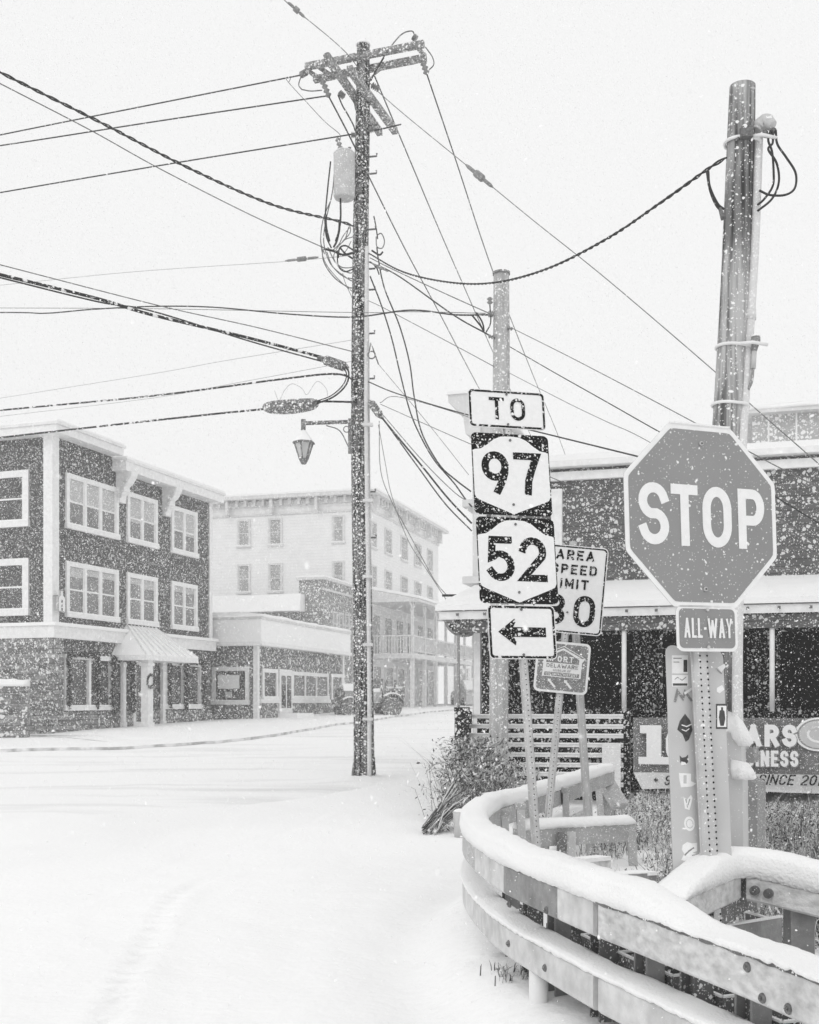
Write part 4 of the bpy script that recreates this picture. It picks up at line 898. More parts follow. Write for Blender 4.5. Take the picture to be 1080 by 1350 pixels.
# right pole
dR = 9.0
rp = thing('utility_pole', 'leaning weathered wooden pole with white conduit and weatherhead behind the stop sign', 'utility pole', V((P(930, 1160, dR).x, dR, 0)))
pp = crm([P(937, 1200, dR), P(943, 1000, dR), P(952, 700, dR), P(962, 520, dR), P(969, 380, dR), P(977, 180, dR), P(979, 114, dR)], 6)
n_ = len(pp); mb = MB(); mb.tube(pp, [.135 - .035 * i / (n_ - 1) for i in range(n_)], 'pole_wood', 24); sh2 = mb.build('pole_shaft', rp)
mb = MB(); mb.ball(pp[-1] - V((0, 0, .01)), .095, 'snow', 16, (1, 1, .6), 0); mb.build('snow_cap', sh2)
cd = [P(1001, 178, 8.95), P(1000, 200, 8.95), P(995, 330, 8.95), P(986, 470, 8.95), P(978, 590, 8.93), P(974, 760, 8.9), P(972, 900, 8.88), P(974, 1020, 8.86), P(976, 1180, 8.85)]
mb = MB(); mb.tube(crm(cd, 5), [.030 + .017 * i / (8 * 5) for i in range(41)], 'conduit', 14)
for y0 in (410, 700): 
    q = min(crm(cd, 5), key=lambda p: abs(HY - (p.z - CZ) * F / 8.95 - y0)); mb.tube([q + V((0, 0, .04)), q - V((0, 0, .04))], .043, 'conduit', 14)
mb.build('riser_conduit', rp)
def yp(y): return min(pp, key=lambda p: abs(HY - (p.z - CZ) * F / dR - y))
for y in (190, 459, 535):
    q = yp(y); z_ = CZ + (HY - y) / F * dR; q = V((q.x, q.y, z_)); rr = .125; mb = MB()
    mb.tube([q + V((rr * math.cos(a) * 1.0 + (.03 if math.cos(a) > .3 else 0), rr * math.sin(a), .012 * math.cos(a) * (-1))) for a in [i * math.pi / 12 for i in range(25)]], .013, 'trim', 8)
    if y != 535: mb.tube([q + V((.02, -.118, 0)), q + V((.12, -.15, .0)), q + V((.24, -.12, -.01))], .014, 'trim', 8)
    mb.build('strap', rp)
mb = MB(); wh = [P(997, 172, 8.95), P(1001, 166, 8.95), P(1010, 161, 8.93), P(1019, 166, 8.9)]; mb.tube(crm(wh, 4), [.04] * 3 + [.055] * 4 + [.062] * 3 + [.05, .045, .04], 'plate', 14); w_ = mb.build('weatherhead', rp)
mb = MB(); mb.ball(P(1011, 160, 8.92), .055, 'snow', 10, (1, 1, .8), -.1); mb.build('snow_cap', w_)
mb = MB(); mb.tube(crm([P(1010, 173, 8.9), P(1008, 178, 8.9), P(1016, 178, 8.9), P(1021, 170, 8.9)], 4), .02, 'bolt', 8); mb.build('cable_gland', w_)
for pts in (((1016, 172), (1013, 185), (1018, 200), (1020, 225), (1019, 245), (1008, 262), (999, 270)), ((1018, 172), (1019, 188), (1013, 197), (1024, 215), (1027, 240), (1018, 262), (999, 278)), ((1023, 172), (1025, 190), (1037, 208), (1049, 228), (1048, 248), (1035, 257), (1015, 257), (1001, 251)),
            ((932, 226), (936, 250), (944, 270), (953, 280)), ((934, 226), (936, 246), (946, 268), (955, 276))):
    mb = MB(); mb.tube(crm([P(x, y, 8.88) for x, y in pts], 6), .009, 'cable', 7); mb.build('service_wire', rp)
mb = MB(); mb.tube([P(949, 274, 8.88), P(954, 289, 8.88)], [.014, .022], 'bolt', 8); mb.build('wire_connector', rp); mb = MB(); mb.obox(P(984, 175, 8.86), ((1, 0, 0), (0, 1, 0), (0, 0, 1)), (.045, .03, .04), 'bolt'); mb.tube([P(985, 168, 8.85), P(991, 158, 8.85)], .012, 'bolt', 6); mb.ball(P(973, 183, 8.88), .014, 'bolt', 8); mb.ball(P(982, 168, 8.85), .025, 'snow', 8); mb.build('bracket', rp)
mb = MB(); pts = [P(996.5, 445, 8.9), P(996, 452, 8.9), P(996, 453, 8.9), P(994.5, 463, 8.9)]; mb.tube(pts, [.036, .038, .032, .02], 'cabinet_dark', 12); mb.tube([P(994.5, 463, 8.9), P(993, 486, 8.9)], .02, 'plate', 10); mb.tube(crm([P(993, 486, 8.9), P(991, 503, 8.9), P(986, 514, 8.92)], 4), .012, 'cabinet_dark', 8); sn = mb.build('photocell', rp)
mb = MB(); mb.ball(P(996.5, 444, 8.9), .035, 'snow', 10, (1, 1, .6), 0); mb.build('snow_cap', sn)

# ================================================================== overhead wires
def wire(pts, r, label, m='cable', twist=0, extra=None, name='overhead_cable', seg=10, cat='cable', clamp=None):
    """pts: (px, py, d) nodes; twist>0 winds a second strand round the first; extra adds hardware"""
    path = crm([P(*p) for p in pts], seg); mb = MB()
    if twist:
        # wind two strands about the line
        fine = []
        for a, b in zip(path, path[1:]):
            k = max(1, int((b - a).length / .05)); fine += [a.lerp(b, i / k) for i in range(k)]
        fine.append(path[-1]); s = 0; A_ = []; B_ = []
        for i, p in enumerate(fine):
            if i: s += (p - fine[i - 1]).length
            a = s * 2 * math.pi / twist; t = (fine[min(i + 1, len(fine) - 1)] - fine[max(i - 1, 0)]).normalized(); w = t.cross(V((0, 0, 1))).normalized(); u = w.cross(t)
            o_ = (w * math.cos(a) + u * math.sin(a)) * r * .9; A_.append(p + o_); B_.append(p - o_)
        mb.tube(A_, r * .8, m, 5); mb.tube(B_, r * .8, m, 5)
    else: mb.tube(path, r, m, 6)
    if extra: extra(mb)
    return single(mb, name, label, cat, path[0], 'overhead cables')
def strain(a, b, r=.035):                            # strain insulator on a wire
    def f(mb):
        A_, B_ = P(*a), P(*b); mb.tube([A_.lerp(B_, t) for t in (0, .1, .3, .36, .38, .62, .64, .7, .9, 1)], [r * .2, r * .5, r * .5, r * .2, r, r, r * .2, r * .5, r * .5, r * .2], 'ceramic', 8)
    return f
wire([(402, 98, 20.2), (200, 138, 21.2), (0, 178, 22.4), (-260, 232, 24)], .012, 'topmost thin wire running left from the crossarm end', 'cable')
wire([(434, 126, 20), (200, 161, 21), (0, 192, 21.9), (-260, 228, 23.2)], .012, 'second wire from the top running left from the crossarms', 'cable')
wire([(529, 164, 19.8), (470, 176, 20), (230, 215, 21), (0, 254, 22.2), (-260, 300, 23.6)], .012, 'third wire running left, passing above the transformer', 'cable')
wire([(466, 298, 19.8), (445, 291, 19.6), (360, 270, 18.6), (250, 222, 17.3), (130, 160, 16), (0, 95, 15), (-190, -5, 13.5)], .015, 'thick twisted cable falling from the upper left edge to the pole', 'cable', twist=.42)
wire([(430, 328, 19.8), (330, 283, 18.8), (210, 222, 17.4), (120, 172, 16.4), (0, 110, 15), (-190, 12, 13.4)], .008, 'thin wire just under the twisted cable at upper left', 'cable_thin')
wire([(462, 337, 19.8), (372, 345, 20.3), (180, 358, 21.3), (0, 376, 22.4), (-260, 402, 24)], .005, 'faint guy wire with a strain insulator left of the pole', 'cable_faint', extra=strain((376, 344, 20.25), (420, 339, 20.05), .045))
wire([(467, 464, 19.8), (340, 432, 18.8), (210, 403, 18), (0, 349, 16.6), (-230, 290, 15)], .008, 'thin wire above the thick bundle left of the pole', 'cable_thin')
wire([(428, 472, 19.7), (330, 446, 18.9), (200, 415, 17.8), (130, 394, 17.2), (0, 362, 16.2), (-230, 305, 14.5)], .024, 'thick snow-crusted bundle sloping down rightwards to the splice box', 'cable_snow')
wire([(430, 478, 19.7), (330, 450, 18.9), (200, 410, 17.8), (130, 398, 17.2), (0, 366, 16.2), (-230, 309, 14.5)], .012, 'slack black cable lashed beneath the thick bundle', 'cable')
wire([(640, 413, 16), (540, 411, 17.8), (465, 412, 19.7), (200, 407, 22), (0, 406, 24), (-260, 405, 27)], .006, 'thin level wire crossing the whole left sky', 'cable_thin')
wire([(645, 415, 15.9), (600, 415, 16.8), (540, 409, 18), (465, 418, 19.6), (380, 414, 20.3), (280, 405, 21), (200, 404, 21.8), (120, 408, 22.6), (60, 413, 23.3), (0, 412, 24), (-260, 414, 27)], .013, 'wavy black cable hanging along the thin level wire', 'cable')
wire([(466, 448, 20), (300, 475, 21.5), (200, 493, 22.4), (0, 525, 24.6)], .005, 'upper faint wire in the lower left sky', 'cable_faint')
wire([(466, 476, 20), (300, 507, 21.5), (200, 525, 22.6), (0, 549, 24.6)], .005, 'lower faint wire in the lower left sky', 'cable_faint')
wire([(467, 500, 19.8), (440, 493, 19.9), (370, 500, 20.2), (200, 522, 21.5), (0, 541, 23.2), (-250, 566, 26)], .017, 'snow-flecked cable ending just above the fuzzy splice case', 'cable_snow')
wire([(468, 530, 19.8), (415, 530, 19.9), (350, 539, 20.1), (290, 545, 20.5), (160, 559, 21.4), (0, 577, 22.8), (-250, 606, 25)], .018, 'lowest thick cable crossing above the shingled building', 'cable_snow')
# splice boxes
mb = MB(); a_, b_ = P(427, 474, 19.65), P(456, 484, 19.75); d_ = (b_ - a_).normalized(); mb.tube([a_ - d_ * .12, a_, a_ + d_ * .03, b_ - d_ * .03, b_, b_ + d_ * .06], [.03, .05, .085, .085, .06, .02], 'fuzz', 12); single(mb, 'splice_box', 'snow-crusted cylindrical splice box close to the pole on the thick bundle', 'splice box', a_)
mb = MB(); pth = crm([P(348, 537, 20.1), P(360, 537, 20.05), P(385, 536, 20), P(410, 533, 19.95), P(420, 530, 19.9)], 5); mb.tube(pth, [.03 + .10 * math.sin(math.pi * min(1, (i + 1) / (len(pth)))) ** .7 for i in range(len(pth))], 'fuzz', 12); single(mb, 'splice_case', 'long fuzzy snow-clogged splice case above the lantern', 'splice case', pth[0])
wire([(455, 482, 19.7), (460, 492, 19.6), (456, 508, 19.6), (440, 523, 19.7), (418, 532, 19.85)], .016, 'heavy black loop joining splice box and splice case', 'cable')
wire([(452, 483, 19.65), (457, 494, 19.55), (452, 508, 19.55), (436, 522, 19.65), (414, 530, 19.8)], .011, 'thinner inner loop beside the heavy black splice loop', 'cable')
wire([(440, 494, 19.8), (455, 494, 19.6), (463, 500, 19.6), (468, 508, 19.6)], .011, 'short drip loop between the fleck-covered cable and pole', 'cable')
wire([(362, 515, 20.2), (368, 528, 20.2), (375, 515, 20.2), (385, 506, 20.2), (398, 512, 20.2), (405, 520, 20.2), (418, 503, 20.2), (430, 512, 20.2), (432, 522, 20.1)], .0045, 'hair-thin lashing wire dangling above the fuzzy splice case', 'cable_faint')
# to the right
wire([(486, 334, 19.8), (530, 358, 17.5), (590, 372, 15.6), (650, 373, 14), (720, 355, 12.3), (800, 315, 10.9), (870, 268, 9.8), (932, 224, 9.1), (957, 208, 8.9)], .0095, 'twisted service cable sagging from the tall pole to the leaning pole', 'cable', twist=.28, seg=12)
wire([(488, 340, 19.8), (524, 358, 19), (600, 393, 17.2), (645, 413, 16)], .008, 'thin wire from the tall pole to the pale pole top insulator', 'cable_thin')
wire([(486, 345, 19.8), (524, 363, 19), (596, 414, 17), (638, 438, 16.2), (652, 446, 15.9)], .011, 'cable from the tall pole meeting the pale pole just below its insulator', 'cable', extra=strain((490, 347, 19.7), (512, 358, 19.2), .03))
wire([(485, 396, 19.8), (510, 408, 19.2), (599, 455, 17), (651, 483, 15.9)], .006, 'lowest thin wire from the tall pole to the pale pole', 'cable_thin')
wire([(485, 503, 19.8), (524, 519, 19), (610, 545, 17), (720, 572, 14.5), (838, 601, 12.2), (900, 616, 11)], .010, 'dark wire passing behind the TO sign towards the stop sign', 'cable')
wire([(488, 364, 19.8), (502, 400, 19.8), (516, 444, 19.7), (528, 494, 19.7), (540, 540, 19.6), (553, 572, 19.6), (573, 607, 19.5), (598, 636, 19.4), (613, 657, 19.3), (622, 668, 19.2)], .013, 'left one of two slack cables curving down to the restaurant front', 'cable')
wire([(497, 326, 19.8), (499, 342, 19.8), (507, 380, 19.7), (527, 430, 19.7), (540, 478, 19.6), (546, 522, 19.6), (556, 570, 19.5), (579, 612, 19.4), (600, 632, 19.3), (621, 648, 19.2)], .013, 'right one of two slack cables curving down to the restaurant front', 'cable')
wire([(489, 528, 19.8), (504, 551, 19.7), (552, 609, 19.5), (590, 656, 19.4), (622, 690, 19.3)], .016, 'thick cable slanting from the pole to the restaurant corner', 'cable', extra=lambda mb: mb.tube([P(487, 528, 19.75), P(490, 532, 19.75), P(500, 546, 19.7), P(505, 552, 19.7)], [.02, .07, .07, .02], 'fuzz', 10))
wire([(502, 548, 19.7), (550, 614, 19.5), (587, 664, 19.4), (622, 700, 19.3)], .012, 'lower companion of the thick cable slanting to the restaurant corner', 'cable')
wire([(505, 547, 19.7), (556, 606, 19.6), (598, 648, 19.4), (622, 664, 19.3)], .008, 'upper thin companion of the slanting thick cable', 'cable_thin')
wire([(500, 555, 19.8), (502, 620, 19.6), (516, 660, 19.5), (532, 690, 19.4), (551, 725, 19.3), (573, 765, 19.2), (590, 786, 19.0)], .007, 'slack thin wire drooping left of the awning bracket', 'cable_thin')
wire([(499, 560, 19.8), (508, 610, 19.7), (517, 655, 19.6), (538, 712, 19.4), (562, 750, 19.2), (588, 790, 19.0)], .006, 'second slack wire drooping to the awning bracket', 'cable_thin')
wire([(499, 480, 19.7), (560, 553, 19.6), (618, 626, 19.3)], .005, 'hair-thin guy from the scroll bracket to the restaurant', 'cable_thin')
wire([(502, 533, 19.8), (615, 583, 17.5), (700, 618, 16), (845, 680, 13)], .006, 'faint wire running behind the number signs', 'cable_thin')
wire([(501, 531, 19.8), (524, 523, 19.4), (610, 547, 17), (630, 560, 16.5)], .006, 'short thin wire rising from the pole then falling right', 'cable_thin')
wire([(563, 98, 19.7), (600, 208, 22.4), (650, 358, 28.7), (701, 490, 38), (735, 572, 48), (760, 640, 58)], .012, 'rightmost steep wire receding up the street from the crossarm end', 'cable')
wire([(493, 98, 20), (540, 210, 23), (590, 328, 28), (650, 464, 36), (700, 575, 50), (722, 640, 60)], .012, 'middle steep wire receding up the street', 'cable')
wire([(486, 232, 20), (535, 330, 23.5), (578, 410, 27), (629, 507, 34), (690, 620, 48)], .012, 'left steep wire receding up the street from below the transformer', 'cable')
wire([(300, -75, 18.5), (375, 0, 19), (395, 17, 19.1), (455, 68, 19.4), (500, 122, 19.7), (620, 222, 18.5), (700, 288, 17.5), (800, 368, 16.4), (945, 492, 14.6), (984, 528, 14.2), (1080, 612, 13.2), (1180, 700, 12)], .007, 'long diagonal guy wire crossing from the top edge to the lower right', 'cable_thin', extra=lambda mb: (strain((380, 3, 19.05), (402, 23, 19.1), .05)(mb), strain((614, 217, 18.55), (650, 247, 18.2), .06)(mb)))
wire([(674, 432, 15.9), (750, 470, 14), (846, 520, 12), (925, 562, 10.8), (1019, 612, 9.6), (1080, 643, 9), (1190, 700, 8)], .005, 'upper thin wire from the pale pole towards the right edge', 'cable_thin')
wire([(672, 457, 15.9), (729, 490, 14.4), (800, 530, 12.8), (867, 568, 11.7), (1000, 642, 9.9), (1080, 690, 9), (1190, 755, 8)], .006, 'middle wire from the pale pole towards the right edge', 'cable')
wire([(672, 492, 15.9), (750, 532, 14), (800, 556, 12.8), (855, 582, 11.8), (1019, 680, 9.8), (1080, 722, 9), (1190, 800, 8)], .004, 'lower hair-thin wire from the pale pole towards the right edge', 'cable_thin')

# ================================================================== signs
RTILT = None
def u_channel(mb, a, b, right, nrm, w=.03, m='galv', holes=True, flange=.018, hole_every=.0254, two=False, dpt=.03):
    """hat-section sign post from a (low) to b (high) with punched holes shown as dark discs set in its web"""
    a, b = V(a), V(b); d = (b - a).normalized(); L_ = (b - a).length
    prof = [(-w - flange, 0), (-w, 0), (-w * .62, dpt), (w * .62, dpt), (w, 0), (w + flange, 0), (w + flange, -.004), (w - .003, -.004), (w * .55, dpt - .005), (-w * .55, dpt - .005), (-w + .003, -.004), (-w - flange, -.004)]
    k = len(mb.v); n = len(prof)
    for p in (a, b):
        for x, y in prof: mb.v.append(p + right * x + nrm * y)
    for i in range(n): j = (i + 1) % n; mb.face((k + i, k + j, k + n + j, k + n + i), m)
    mb.face([k + n + i for i in range(n)], m)
    if holes:
        c = int(L_ / hole_every)
        for i in range(c):
            q = a + d * (i + .5) * hole_every
            for off in ((-.018, .018) if two else (0,)):
                o_ = q + right * off + nrm * (dpt + .0015); rr = .0045
                mb.quad([o_ + (right * math.cos(t) + d * math.sin(t)) * rr for t in [k_ * math.pi / 4 for k_ in range(8)]], 'void')

# --- stop sign
Ms = rotm((-.0318, -.0167, .3886)); so = V((1.2232, 4.7497, 2.3731)); r_ = Ms @ V((1, 0, 0)); u_ = Ms @ V((0, 0, 1)); n_ = Ms @ V((0, -1, 0))
frs = (so, r_, u_, n_); st = thing('stop_sign', 'octagonal grey STOP sign with ALL-WAY plate on a punched post covered in stickers', 'road sign', V((so.x + .1, so.y - .05, 0)))
s = .381; t = s * math.tan(math.pi / 8)
def octa(k, rr=.02):
    b = [(t, s), (-t, s), (-s, t), (-s, -t), (-t, -s), (t, -s), (s, -t), (s, t)]; out = []
    for i, (x, y) in enumerate(b):                   # softly rounded corners
        p0, p1 = b[i - 1], b[(i + 1) % 8]; L0 = math.hypot(p0[0] - x, p0[1] - y)
        for f_ in (-1, 0, 1):
            q = (x, y) if f_ == 0 else ((x + (p0[0] - x) * rr / L0, y + (p0[1] - y) * rr / L0) if f_ < 0 else (x + (p1[0] - x) * rr / L0, y + (p1[1] - y) * rr / L0))
            if f_ == 0: q = (x * .994, y * .994)
            out.append((q[0] * k, q[1] * k))
    return out
mb = MB(); mb.prism(frs, octa(1), -.003, 0, 'sign_white', 'edge'); mb.prism(frs, octa(.944), .0003, .0018, 'sign_grey')
for ch, x0, x1 in (('S', -.305, -.168), ('T', -.150, -.026), ('O', .004, .146), ('P', .182, .312)):
    pass
tw = .042
def L4(ch, x0, x1, z0, z1): text(mb, frs, ch, x0, z0, z1 - z0, tw, 'sign_white', off=.0035, x1=x1)
L4('S', -.316, -.170, -.128, .128); L4('T', -.158, -.024, -.128, .128); L4('O', -.002, .146, -.128, .128); L4('P', .180, .318, -.128, .128)
pan = mb.build('octagon_panel', st)
mb = MB(); e0, e1 = so + r_ * (-t * .95) + u_ * s, so + r_ * (t * .95) + u_ * s
mb.sweep([e0.lerp(e1, i / 20) for i in range(21)], [(.006, -.001), (.005, .006), (0, .010), (-.006, .006), (-.006, -.001)], 'snow', sm=True, wob=.004); mb.build('snow_cap', pan)
for z in (.305, -.305):
    mb = MB(); c = so + u_ * z + n_ * .004; mb.tube([c, c + n_ * .006], .009, 'plate', 10); mb.tube([c + n_ * .006, c + n_ * .009], .005, 'bolt', 6); mb.build('bolt', pan)
# all-way plate
fa = (so + r_ * .0073 + u_ * -.4689, r_, u_, n_); mb = MB(); mb.prism(fa, rrect(.308, .192, .032), -.003, 0, 'sign_white', 'edge'); mb.prism(fa, rrect(.280, .164, .022), .0003, .0018, 'sign_grey')
text(mb, fa, 'ALL-WAY', -.118, -.040, .082, .0105, 'sign_white', off=.0035, x1=.120, gap=.17)
for z in (.078, -.078): c = fa[0] + u_ * z + n_ * .003; mb.tube([c, c + n_ * .006], .007, 'plate', 8)
mb.build('all_way_plate', st)
# post: follows photo pixels (928,856) -> (942,1150)
d0 = 4.74
dp_ = V((0, .0, 0)); low = P(946, 1190, 4.60); high = P(926, 800, 4.80); dl = (high - low).normalized(); low2 = low - dl * 1.0
back = n_ * -.036
mb = MB(); u_channel(mb, low2 + back, high + dl * .5 + back, r_, n_, w=.031, two=True, flange=.012, dpt=.026)
for i in (-1, 1): pass
mb.build('punched_post', st)
# sticker covered narrow panel behind the post
c1 = P(926.5, 858, 4.79); c2 = P(938, 1150, 4.62); dd = (c1 - c2).normalized(); rr2 = (r_ - dd * r_.dot(dd)).normalized(); nn2 = rr2.cross(dd); nn2 = nn2 if nn2.dot(n_) > 0 else -nn2
wP = .292; LP = (c1 - c2).length; fp = ((c1 + c2) / 2 - nn2 * .055, rr2, dd, nn2)
mb = MB(); mb.prism(fp, rrect(wP, LP + .05, .035), -.004, 0, 'plate', 'edge'); sp_ = mb.build('sticker_panel', st)
def pl(px, py):                                      # photo pixel -> panel plane coordinates
    o_, rr_, uu_, nn_ = fp; ray = V(((px - CX) / F, 1, (HY - py) / F)); cam = V((0, 0, CZ)); tt_ = (o_ - cam).dot(nn_) / ray.dot(nn_); q = cam + ray * tt_ - o_; return (q.dot(rr_), q.dot(uu_))
def stick(pts, m, off=.0012): 
    q = [pl(*p) for p in pts]
    a = sum(q[i][0] * q[(i + 1) % len(q)][1] - q[(i + 1) % len(q)][0] * q[i][1] for i in range(len(q)))
    if a < 0: q = q[::-1]
    mb.prism(fp, q, .0002, off, m)
mb = MB(); RC = lambda a, b, c_, d_: [(a, b), (c_, b), (c_, d_), (a, d_)]
def rb2_(pts, w, m, off=.002): ribbon(mb, fp, [pl(*p) for p in pts], w, off, m)
def sticker(fn):
    global mb
    mb = MB(); fn(); mb.build('sticker', sp_)
def _s1(): stick(RC(886, 864, 907, 888), 'sticker'); stick(RC(901, 870, 906, 886), 'sticker_dark', .0018); rb2_([(888, 868), (898, 868)], .004, 'cabinet_dark'); rb2_([(888, 873), (895, 873)], .003, 'cabinet_dark')
def _s2(): stick(RC(886, 890, 907, 905), 'sticker'); stick(RC(887, 901, 906, 904), 'sticker_dark', .0018); rb2_([(889, 896), (893, 893), (899, 897), (904, 893)], .003, 'cabinet_dark')
def _s3(): rb2_([(890, 924), (893, 911), (900, 921), (903, 912), (911, 923)], .012, 'cabinet_dark'); rb2_([(903, 914), (912, 908), (917, 913)], .010, 'sticker', .0025)
def _s4(): stick([(896, 951), (903, 941), (910, 950), (913, 962), (908, 975), (904, 978), (900, 968), (893, 962)], 'sticker_dark'); rb2_([(899, 956), (905, 958), (911, 955)], .005, 'sticker', .0025); rb2_([(899, 962), (904, 964), (908, 961)], .004, 'sticker', .0025)
def _s5(): stick([(896, 996), (899, 999), (904, 998), (907, 995), (907, 1005), (902, 1009), (897, 1005)], 'sticker_dark'); stick([(898, 1004), (903, 1005), (905, 1008), (898, 1009)], 'sticker', .002)
def _s6(): stick([(895, 1019), (911, 1020), (911, 1030), (918, 1033), (912, 1037), (898, 1038), (896, 1030)], 'sticker'); stick([(901, 1022), (905, 1022), (905, 1033), (901, 1033)], 'plate', .0018)
def _s7(): stick([(901, 1050), (904, 1056), (911, 1048), (913, 1052), (909, 1068), (903, 1066)], 'sticker'); rb2_([(904, 1054), (906, 1064), (909, 1054)], .004, 'cabinet_dark', .0022)
def _s8():
    c_ = pl(909, 1086); mb.prism(fp, [(c_[0] + .026 * math.cos(a), c_[1] + .030 * math.sin(a)) for a in [i * math.pi / 10 for i in range(20)]], .0002, .0012, 'sticker'); ribbon(mb, fp, [(c_[0] + .016 * math.cos(a), c_[1] + .018 * math.sin(a)) for a in [i * math.pi / 7 for i in range(14)]], .003, .002, 'plate')
def _s9(): stick([(900, 1114), (906, 1110), (912, 1112), (919, 1111), (919, 1122), (913, 1124), (921, 1127), (918, 1134), (908, 1136), (898, 1134), (902, 1126), (899, 1120)], 'sticker'); rb2_([(903, 1127), (908, 1122), (914, 1118)], .006, 'cabinet_dark', .0022); rb2_([(913, 1128), (921, 1127)], .006, 'cabinet_dark', .0026)
def _s10(): stick(RC(944, 928, 959, 961), 'sticker_dark'); stick(RC(945.5, 930.5, 957.5, 958.5), 'sticker', .0016); stick([(948.5, 937), (950.5, 936), (950.3, 932.5), (953, 932.5), (953, 936), (955, 938), (956, 948), (954, 957), (949.5, 957), (947.5, 946)], 'sticker_dark', .002)
def _s11(): stick([(946, 880), (955, 875), (957, 879), (951, 886)], 'sticker', .001); rb2_([(944, 882), (951, 888)], .004, 'cabinet_dark')
def _s12(): stick([(945, 907), (952, 903), (955, 909), (949, 914), (945, 912)], 'sticker', .001)
for f_ in (_s1, _s2, _s3, _s4, _s5, _s6, _s7, _s8, _s9, _s10, _s11, _s12): sticker(f_)
mb = MB()
for px in (907, 914, 921): stick([(px, 1158), (px + 5, 1157), (px + 4, 1168), (px - 1, 1169)], 'void', .002)
mb.build('tape_strip', sp_)

# utility cabinet behind it
cb0 = P(975, 1140, 5.3)
uc = thing('utility_cabinet', 'narrow grey utility cabinet capped with lumps of snow behind the sticker panel', 'cabinet', V((cb0.x, cb0.y, 0)))
def slabp(mb, pxs, d, th, m): # upright slab whose front outline is given in photo pixels, standing at distance d
    pts = [P(x, y, d) for x, y in pxs]; k = len(mb.v); n = len(pts)
    mb.v += pts + [p + V((.05 * th / .1, th, 0)) for p in pts]
    mb.face([k + i for i in range(n)], m); mb.face([k + n + i for i in reversed(range(n))], m)
    for i in range(n): j = (i + 1) % n; mb.face((k + j, k + i, k + n + i, k + n + j), m)
mb = MB(); slabp(mb, [(955, 1200), (981, 1200), (979, 1026), (976, 967), (955, 965)], 5.1, .18, 'cabinet'); mb.build('front_box', uc)
mb = MB(); slabp(mb, [(983, 1200), (998, 1200), (999, 1034), (984, 1026)], 5.22, .2, 'cabinet_dark'); mb.build('side_box', uc)  # right face of the cabinet, its shade put into the darker grey
mb = MB(); slabp(mb, [(974, 992), (993, 985), (995, 1000), (993, 1006), (975, 1004)], 5.2, .12, 'cabinet_dark'); mb.build('meter_box', uc)
mb = MB()
def lump(pxs, d, th):
    c_ = (sum(x for x, _ in pxs) / len(pxs), sum(y for _, y in pxs) / len(pxs)); k = len(mb.v); n = len(pxs)
    for s_, q in ((.80, -.0), (.93, .012), (1.0, .04), (1.0, th - .05), (.85, th)):
        for x, y in pxs: mb.v.append(P(c_[0] + (x - c_[0]) * s_, c_[1] + (y - c_[1]) * s_, d) + V((0, q, 0)))
    mb.face([k + i for i in range(n)], 'snow', True); mb.face([k + 4 * n + i for i in reversed(range(n))], 'snow', True)
    for l in range(4):
        for i in range(n): j = (i + 1) % n; mb.face((k + l * n + j, k + l * n + i, k + (l + 1) * n + i, k + (l + 1) * n + j), 'snow', True)
lump([(966, 938), (974, 943), (982, 952), (990, 966), (996, 981), (990, 984), (980, 984), (972, 974), (968, 958)], 5.02, .2)
lump([(971, 1002), (980, 1004), (989, 1006), (996, 1016), (1000, 1026), (996, 1029), (984, 1029), (972, 1028), (970, 1015)], 5.02, .30)
mb.build('snow_cap', uc)

# --- route sign stack
Mr = rotm((-.1676, -.0187, .2299)); o_ = V((.739, 8.6172, 3.8117)); r_ = Mr @ V((1, 0, 0)); u_ = Mr @ V((0, 0, 1)); n_ = Mr @ V((0, -1, 0))
ro = thing('route_sign', 'stack of white route signs TO, 97, 52 and left arrow on a leaning punched post', 'road sign', V((.88, 8.05, 0)))
def fpos(x, z): return (o_ + r_ * x + u_ * z, r_, u_, n_)
f1 = fpos(0, 0); mb = MB(); mb.prism(f1, rrect(.61, .305, .035), -.003, 0, 'sign_white', 'edge'); frame_ring(mb, f1, rrect(.597, .292, .03), rrect(.565, .260, .020), .002, 'sign_black')
text(mb, f1, 'TO', -.142, -.085, .178, .026, 'sign_black', off=.003, x1=.142, gap=.3); mb.build('panel', ro)
def shield(fr, w, h, num, lab):
    mb = MB(); mb.prism(fr, rrect(w, h, .04), -.003, 0, 'sign_black', 'edge')
    hw = w / 2; right = [(0, .470 * h), (.12 * w, .462 * h), (.21 * w, .425 * h), (.30 * w, .355 * h), (.38 * w, .305 * h), (.46 * w, .292 * h), (.487 * w, .28 * h), (.487 * w, -.26 * h), (.465 * w, -.305 * h), (.40 * w, -.335 * h), (0, -.487 * h)]
    pts = [(-x, z) for x, z in right[1:-1]] ; pts = right[::-1] + [(-x, z) for x, z in right[1:-1]]
    a = sum(pts[i][0] * pts[(i + 1) % len(pts)][1] - pts[(i + 1) % len(pts)][0] * pts[i][1] for i in range(len(pts)))
    if a < 0: pts = pts[::-1]
    mb.prism(fr, pts, .0005, .002, 'sign_white')
    text(mb, fr, num, -.385 * w, -.245 * h, .52 * h, .056, 'sign_black', off=.0035, x1=.375 * w, gap=.14)
    for z in (.42, -.37): c = fr[0] + fr[2] * z * h + fr[3] * .003; mb.tube([c, c + fr[3] * .006], .010, 'bolt', 8)
    return mb.build('panel', ro)
shield(fpos(.0088, -.5158), .61, .64, '97', ''); shield(fpos(.0152, -1.1827), .61, .66, '52', '')
f4 = fpos(.0236, -1.7266); mb = MB(); mb.prism(f4, rrect(.52, .405, .035), -.003, 0, 'sign_white', 'edge'); frame_ring(mb, f4, rrect(.507, .392, .03), rrect(.473, .358, .020), .002, 'sign_black')
